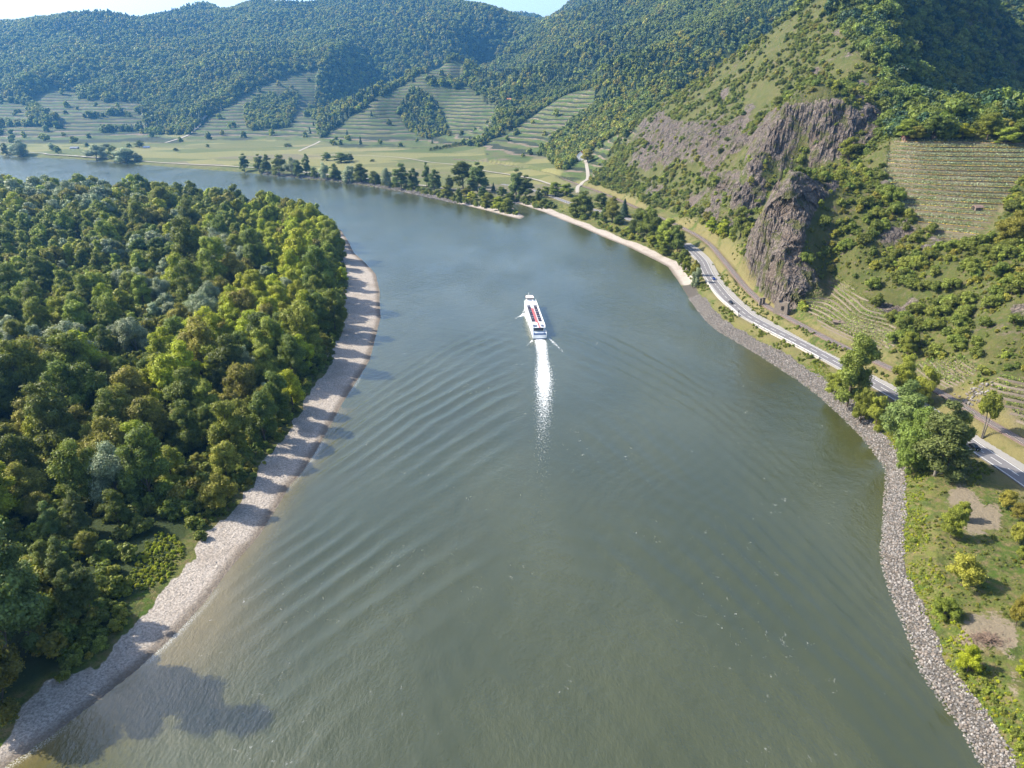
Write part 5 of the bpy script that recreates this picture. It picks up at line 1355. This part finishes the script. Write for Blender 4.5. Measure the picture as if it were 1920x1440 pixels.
# ------------------------------------------------------------------ single trees along the banks, each from its foot and top in the photograph
def ptree(px, by, ty, w, kind, name, label, cat='tree', group=None, s=1.0, z=None):
    p = hit(px, by) if z is None else atz(px, by, z)
    if p is None: return
    a, b_, c_ = ray(px, ty); t = p[1] / b_; top = CAM_H + c_ * t; H = max(1.0, top - p[2])
    zc = p[1] * CP - (p[2] - CAM_H) * SP; Rr = w * .5 / F * zc
    L = PROTO[kind]; v = int(abs(px * 7 + by)) % len(L); cm, tm, H0, R0 = L[v]
    r = empty(name, (p[0], p[1], p[2] - .2), (px * 1.37) % 6.28); k_ = 1.02 if w < 48 and by < 500 else .82; r.scale = (Rr / R0 * k_, Rr / R0 * k_, H / H0)
    tag(r, label, cat, group); link('crown', cm, r); link('trunk', tm, r)
    return r
FAR_ROW = [(459,322,287,20),(487,324,288,22),(502,326,286,20),(524,329,289,28),(548,330,296,26),(560,332,300,20),(576,327,285,16),(590,333,315,14),(607,337,306,20),(628,338,304,22),(655,342,310,26),(678,343,306,28),(702,346,318,20),
           (725,350,314,22),(752,354,308,30),(776,355,312,24),(800,353,303,16),(815,358,314,26),(843,358,328,18),(868,352,298,44),(895,360,303,36),(885,365,330,20),(911,354,332,14)]
OR2 = ['first', 'second', 'third', 'fourth', 'fifth', 'sixth', 'seventh', 'eighth', 'ninth', 'tenth', 'eleventh', 'twelfth', 'thirteenth', 'fourteenth', 'fifteenth', 'sixteenth', 'seventeenth', 'eighteenth', 'nineteenth', 'twentieth', 'twenty-first', 'twenty-second', 'twenty-third']
for i, (px, by, ty, w) in enumerate(FAR_ROW):
    k = 'willow' if i in (4, 8, 10, 13) else 'poplar' if (by - ty) > w * 1.5 else 'broadleaf'
    ptree(px, by, ty, w, k, {'willow': 'willow_tree', 'poplar': 'poplar_tree'}.get(k, 'broadleaf_tree'), f'{OR2[i]} tree from the left in the row on the far stone bank', 'tree', 'row of trees on the far bank')
LEFTROW = [(12,291,270,16,'tree at the far bank beside the picture edge'),(40,293,262,30,'tall pale tree on the far bank, near the picture edge'),(98,283,268,14,'small dark tree right of the pale bank tree'),(110,288,274,14,'round tree casting shade on the bank path'),
           (182,300,272,36,'broad dark tree at the water, left of the pale round one'),(215,302,276,20,'narrow tree between two broad bank trees'),(237,304,276,42,'broad pale round tree on the far bank'),(258,303,286,16,'low tree leaning on the broad pale bank tree'),
           (262,277,264,20,'dark tree beside the blue-roofed barn'),(243,277,269,12,'small dark tree left of the blue-roofed barn'),(200,276,269,20,'flat dark trees behind the bank, left of the barn'),(163,276,267,9,'tiny dark tree on the plain behind the bank'),
           (612,301,285,20,'dark bushy tree alone in the fields'),(640,305,286,36,'broad blue-green tree group mate in the fields'),(655,302,289,20,'pointed tree behind the broad field tree'),(698,303,298,10,'small round bush in the middle of the field'),
           (330,283,277,10,'small dark bush in the far field'),(390,276,270,9,'small round tree near the field paths'),(540,275,269,16,'flat dark bush on the terrace edge field')]
for px, by, ty, w, lb in LEFTROW: ptree(px, by, ty, w, 'willow' if 'pale' in lb else 'broadleaf', 'field_tree', lb, 'tree')
for i in range(13):
    px = 808 + i * 5.8; by = 283 - i * 1.1
    ptree(px, by, by - 6 - (i % 3), 7.5, 'broadleaf', 'hedge_bush', f'{OR2[i]} dark bush from the left in the slanting field hedge', 'bush', 'bushes of the slanting hedge in the fields')
MID = [(838,371,347,24,'leafy','small round leafy tree just above the groyne stones'),(862,384,354,16,'broadleaf','dark narrow tree on the groyne bank'),(886,375,358,20,'bright','bright yellow-green bush behind the groyne'),(905,372,352,20,'broadleaf','dark bush behind the bright groyne bush'),
       (914,388,362,30,'leafy','round green bush in the middle of the groyne'),(935,394,366,30,'bright','bright olive bush near the groyne tip'),(953,399,372,24,'leafy','last bush at the groyne tip'),(874,368,350,20,'olive','olive scrub tree at the start of the groyne'),
       (925,358,342,9,'conifer','small pointed dark conifer in the garden'),(940,368,348,20,'broadleaf','dark tree beside the pointed conifer'),(968,374,315,30,'poplar','tall ivy-clad tree, taller of the pair at the inlet'),(986,374,327,32,'poplar','shorter of the tall tree pair at the inlet'),
       (958,376,362,22,'broadleaf','dark bush under the tall inlet trees'),(1009,382,352,16,'broadleaf','narrow tree right of the tall inlet pair'),(1022,387,371,20,'broadleaf','dark bush on the inlet shore'),(1033,389,376,16,'broadleaf','low dark bush farther right on the inlet shore'),
       (1023,367,348,22,'leafy','green tree behind the inlet bushes'),(1041,368,344,30,'leafy','round green tree in front of the vine plot'),(1063,368,344,28,'leafy','green tree beside the end of the hill road'),(1079,406,372,32,'broadleaf','dark tree left of the largest shore tree'),
       (1096,406,360,48,'broadleaf','largest dark round tree above the gravel shore'),(1117,411,396,16,'broadleaf','small tree right of the largest shore tree'),(1127,390,364,28,'broadleaf','dark tree beside the car park'),(1132,419,392,18,'broadleaf','slim tree at the top of the gravel shore'),
       (1147,418,380,32,'olive','greyish tree in the shore row'),(1160,421,402,24,'broadleaf','low bushy tree at the shore row'),(1170,407,371,20,'conifer','dark purple-brown conifer at the road'),(1150,380,366,16,'olive','brownish tree behind the road'),
       (1180,440,422,20,'leafy','low green bush at the gravel edge'),(1196,440,386,42,'broadleaf','tall dark tree, first of the thick bank grove'),(1213,448,394,42,'leafy','second tall tree of the thick bank grove'),(1230,458,402,38,'broadleaf','third tree of the thick bank grove'),
       (1250,468,412,42,'leafy','fourth tree of the thick bank grove'),(1270,472,424,32,'broadleaf','last tall tree of the bank grove, beside the road'),(1222,462,440,24,'leafy','bush at the foot of the bank grove'),(1243,478,455,24,'leafy','second bush at the foot of the bank grove'),
       (1108,340,325,1,'bush',''),(1286,512,482,26,'leafy','leafy bush at the river side where the road emerges'),(1302,522,484,22,'olive','yellowish bush beside the road edge above the stones'),(1305,538,500,24,'willow','blue-green bush just before the white parapet'),(1278,500,474,22,'broadleaf','dark bush at the end of the gravel shore'),
       (1101,305,281,26,'olive','round olive tree in front of the orange-roofed house')]
for px, by, ty, w, k, lb in MID:
    if lb: ptree(px, by, ty, w, k, {'poplar': 'poplar_tree', 'conifer': 'conifer', 'willow': 'willow_bush'}.get(k, 'bank_bush' if 'bush' in lb else 'broadleaf_tree'), lb, 'bush' if 'bush' in lb else 'tree')
for px in (1140, 1155, 1186, 1203, 1216, 1236, 1256): pass
BIG = [(1588,762,632,96,'broadleaf','big dark tree beside the end of the white parapet'),(1566,745,700,50,'leafy','low leafy part tree at the foot of the parapet tree'),(1612,795,735,44,'leafy','slender bushy tree between the two big tree groups'),(1640,805,742,48,'leafy','bright leafy tree left of the largest group'),
       (1690,742,660,52,'leafy','round green tree behind the road, above the big group'),(1728,760,684,52,'leafy','second round tree behind the road'),(1680,850,712,92,'poplar','feathery grey-green tree on the stone bank'),(1712,880,752,86,'broadleaf','full green tree in front of the dark one'),
       (1752,892,750,108,'poplar','massive dark tree at the road, with the longest shadow'),(1775,880,770,70,'broadleaf','dark tree leaning over the road edge'),(1700,890,800,60,'broadleaf','low dark tree hanging over the bank stones'),
       (1701,664,626,34,'leafy','round bright bush above the lower vineyard')]
for px, by, ty, w, k, lb in BIG: ptree(px, by, ty, w, k, 'broadleaf_tree' if k != 'willow' else 'willow_tree', lb, 'tree')
# the two-stemmed tree
p = hit(1840, 822); r = ptree(1851, 822, 738, 48, 'leafy', 'broadleaf_tree', 'lone tree with two bare stems between road and rails', 'tree')
r.location = p
for ch in r.children:
    if ch.name.startswith('trunk'): bpy.data.objects.remove(ch)
sx, sz = r.scale[0], r.scale[2]
cmL = PROTO['leafy']
V, Q, t, LC = crown_arrays(19, 6.0, 8.5, 77, 9000, .55, 30, 'round', (.22, .36))
for ch in r.children: ch.data = mesh_np('crown', V, Q, L_MID, False, dict(tone=t))
for o_ in (0, 1.6):
    mb = MB(); mb.tube([(o_ * .4, 0, -.5), (o_ * .8 - .4, .3, 6), (o_ * 1.8 - 1.2, 0, 13), (o_ * 2.4 - 1.6, 0, 16)], [.42, .34, .2, .06], 8); mb.build('trunk', BARKG, r, True)
LAWN = [(1782,1008,952,52,'leafy','dense rounded green bush beside the bare earth patch'),(1803,975,938,34,'leafy','small sparse bush on the bare earth patch'),(1803,1098,1034,70,'olive','broad yellow-olive bush, largest on the lawn'),(1884,952,918,40,'olive','olive bush nearest the road on the lawn'),
        (1908,972,940,40,'olive','second olive bush at the right edge of the lawn'),(1907,1016,978,44,'olive','third olive bush at the right edge of the lawn'),(1915,1052,1024,30,'leafy','low bush under the olive bushes at the edge'),(1812,1262,1212,50,'bright','bright lime-green bush beside the bank stones'),
        (1770,1160,1122,60,'leafy','low green thicket where the lawn meets the stones'),(1905,1172,1120,40,'olive','thin reddish shrub above the brush pile'),(1912,1270,1240,28,'bright','small lime bush at the right edge')]
for px, by, ty, w, k, lb in LAWN: ptree(px, by, ty, w, k, 'lawn_bush', lb, 'bush')
# brush pile
g = hit(1848, 1200); mb = MB(); rgp = random.Random(5)
for i in range(420):
    a = rgp.uniform(0, 6.28); d = abs(rgp.gauss(0, 1.9)); x = g[0] + math.cos(a) * d * 1.3; y = g[1] + math.sin(a) * d * .8; z = max(0, 1.2 - d * .35) * rgp.uniform(.2, 1)
    b = rgp.uniform(0, 6.28); l = rgp.uniform(.4, 1.5); mb.tube([(x, y, float(ground(x, y)) + z), (x + math.cos(b) * l, y + math.sin(b) * l, float(ground(x, y)) + z + rgp.uniform(-.2, .5))], rgp.uniform(.02, .07), 4)
tag(mb.build('brush_pile', plain('dead_wood', (0.17, 0.12, 0.09), .9, var=.5, scale=2)), 'heap of cut brown branches on bare ground near the stones', 'brush pile')
# bank vegetation: low green cover between the stones and the road
L1 = [tuple(p) for p in BANK]
x, y = jgrid(60, 240, 95, 640, 1.7, rg, 1.0); db_ = dist_poly(x, y, L1)[0]; rd = dist_poly(x, y, [tuple(p) for p in ROAD[::2]])[0]
pxx, pyy = project(x, y, ground(x, y))
cov = lookup(land, x, y) & (((db_ > np.interp(y, [60, 190, 265, 500], [5.6, 5.6, 8.2, 8.2])) & (db_ < np.interp(y, [60, 190, 265, 500], [9, 9, 17, 17]))) | ((rd < 16) & (rd > 6) & (db_ > 9) & (db_ < 30) & (y > 190))) & (rd > 5.8) & (fbm(x / 9, y / 9, o=3, s=160) > -.12) & (ground(x, y) < 9)
cov &= (y < 500)
x, y = x[cov], y[cov]; sc = rg.uniform(.06, .30, len(x))
scatter('bank_herbs', np.stack([x, y, ground(x, y) - .1], -1), rg.choice([0, 1, 4, 5, 2], len(x)), sc, rg.uniform(0, 6.28, len(x)), FARM['shrub'], 'low bright green herbs between the bank stones and the road', 'herbs')
# tufts on the meadow
x, y = jgrid(95, 260, 70, 215, 1.6, rg, 1.2); m_ = lookup(land, x, y) & (dist_poly(x, y, L1)[0] > 7) & (dist_poly(x, y, [tuple(p) for p in ROAD[::2]])[0] > 8) & ~lookup(DIRT, x, y) & (fbm(x / 7, y / 7, o=3, s=170) > .12)
x, y = x[m_], y[m_]
scatter('meadow_tufts', np.stack([x, y, ground(x, y) - .05], -1), rg.choice([0, 1, 4, 5, 6], len(x)), rg.uniform(.04, .16, len(x)), rg.uniform(0, 6.28, len(x)), FARM['shrub'], 'small grassy tufts scattered over the riverside meadow', 'grass tufts')

# low scrub under the far bank rows
x, y = jgrid(-330, 190, 430, 1500, 5.5, rg, 1.0); db_ = dist_poly(x, y, L1)[0]; pxx, pyy = project(x, y, ground(x, y))
m_ = lookup(land, x, y) & (db_ > 5) & (db_ < 20) & (pxx > 450) & (pxx < 1290) & (fbm(x / 22, y / 22, o=2, s=180) > -.12) & (dist_poly(x, y, [tuple(p) for p in ROAD[::2]])[0] > 6) & ~((pxx > 990) & (pyy > 396) & (db_ < 15))
x, y = x[m_], y[m_]
scatter('bank_scrub', np.stack([x, y, ground(x, y) - .2], -1), rg.integers(0, 10, len(x)), rg.uniform(.35, 1.15, len(x)), rg.uniform(0, 6.28, len(x)), FARM['shrub'], 'bushy undergrowth between the trees of the far bank', 'undergrowth')

x, y = jgrid(60, 175, 60, 300, .8, rg, 1.2); db_ = dist_poly(x, y, L1)[0]; rw = np.interp(y, [60, 190, 265, 500], [5.0, 4.9, 7.4, 7.4])
m_ = lookup(land, x, y) & (db_ > rw - 1) & (db_ < rw + 5.5 + 3 * fbm(x / 12, y / 12, o=2, s=200)) & (fbm(x / 6, y / 6, o=3, s=201) > -.2) & (rg.uniform(0, 1, len(x)) < np.clip((db_ - rw + 1.5) / 2, 0, 1))
x, y = x[m_], y[m_]
scatter('bank_grass', np.stack([x, y, ground(x, y) - .08], -1), rg.choice([1, 1, 0], len(x)), rg.uniform(.04, .12, len(x)), rg.uniform(0, 6.28, len(x)), FARM['bright'], 'bright green weeds along the inner edge of the bank stones', 'weeds')

SLOPE_T = [(1592,300,254,46,'leafy','large green tree on the saddle between the cliff and the upper vineyard'),(1650,256,222,34,'broadleaf','dark tree at the left end of the shelf above the upper vineyard'),(1700,262,224,44,'leafy','round green tree beside the dark red hut'),
           (1716,266,238,26,'olive','small yellowish tree right of the dark red hut'),(1748,262,218,46,'broadleaf','dark tree above the middle of the upper vineyard'),(1768,264,242,24,'leafy','small green tree above the middle of the upper vineyard'),
           (1803,262,230,42,'bright','yellow-green tree above the upper vineyard'),(1850,262,208,60,'leafy','broad green tree above the right end of the upper vineyard'),(1886,270,236,46,'leafy','low spreading tree at the right end above the vineyard'),(1912,266,226,40,'broadleaf','dark tree at the picture edge above the vineyard'),
           (1897,455,388,72,'olive','large orange-tinged tree right of the upper vineyard'),(1387,446,392,36,'broadleaf','dark tree in the gap at the foot of the cliff'),(1356,442,410,26,'bright','bright bushy tree left of the dark gap tree'),(1334,438,408,24,'bright','small bright tree beside the rails before the cliff')]
for px, by, ty, w, k, lb in SLOPE_T: ptree(px, by, ty, w, k, 'slope_tree', lb, 'tree', 'trees on the mountain shelf')
# ------------------------------------------------------------------ air
def haze():
    mb = MB(); mb.box(-7800, 7800, -200, 9800, -6, 1000)
    n = NT('haze_air')
    v = n.n('ShaderNodeVolumePrincipled')
    v.inputs['Color'].default_value = (0.13, 0.45, 1.0, 1); v.inputs['Density'].default_value = 0.00006; v.inputs['Anisotropy'].default_value = 0.25
    n.t.links.new(v.outputs[0], n.out.inputs[1])
    o = mb.build('haze', n.m); tag(o, 'thin blue haze in the air over the valley', 'haze', kind='stuff')
haze()
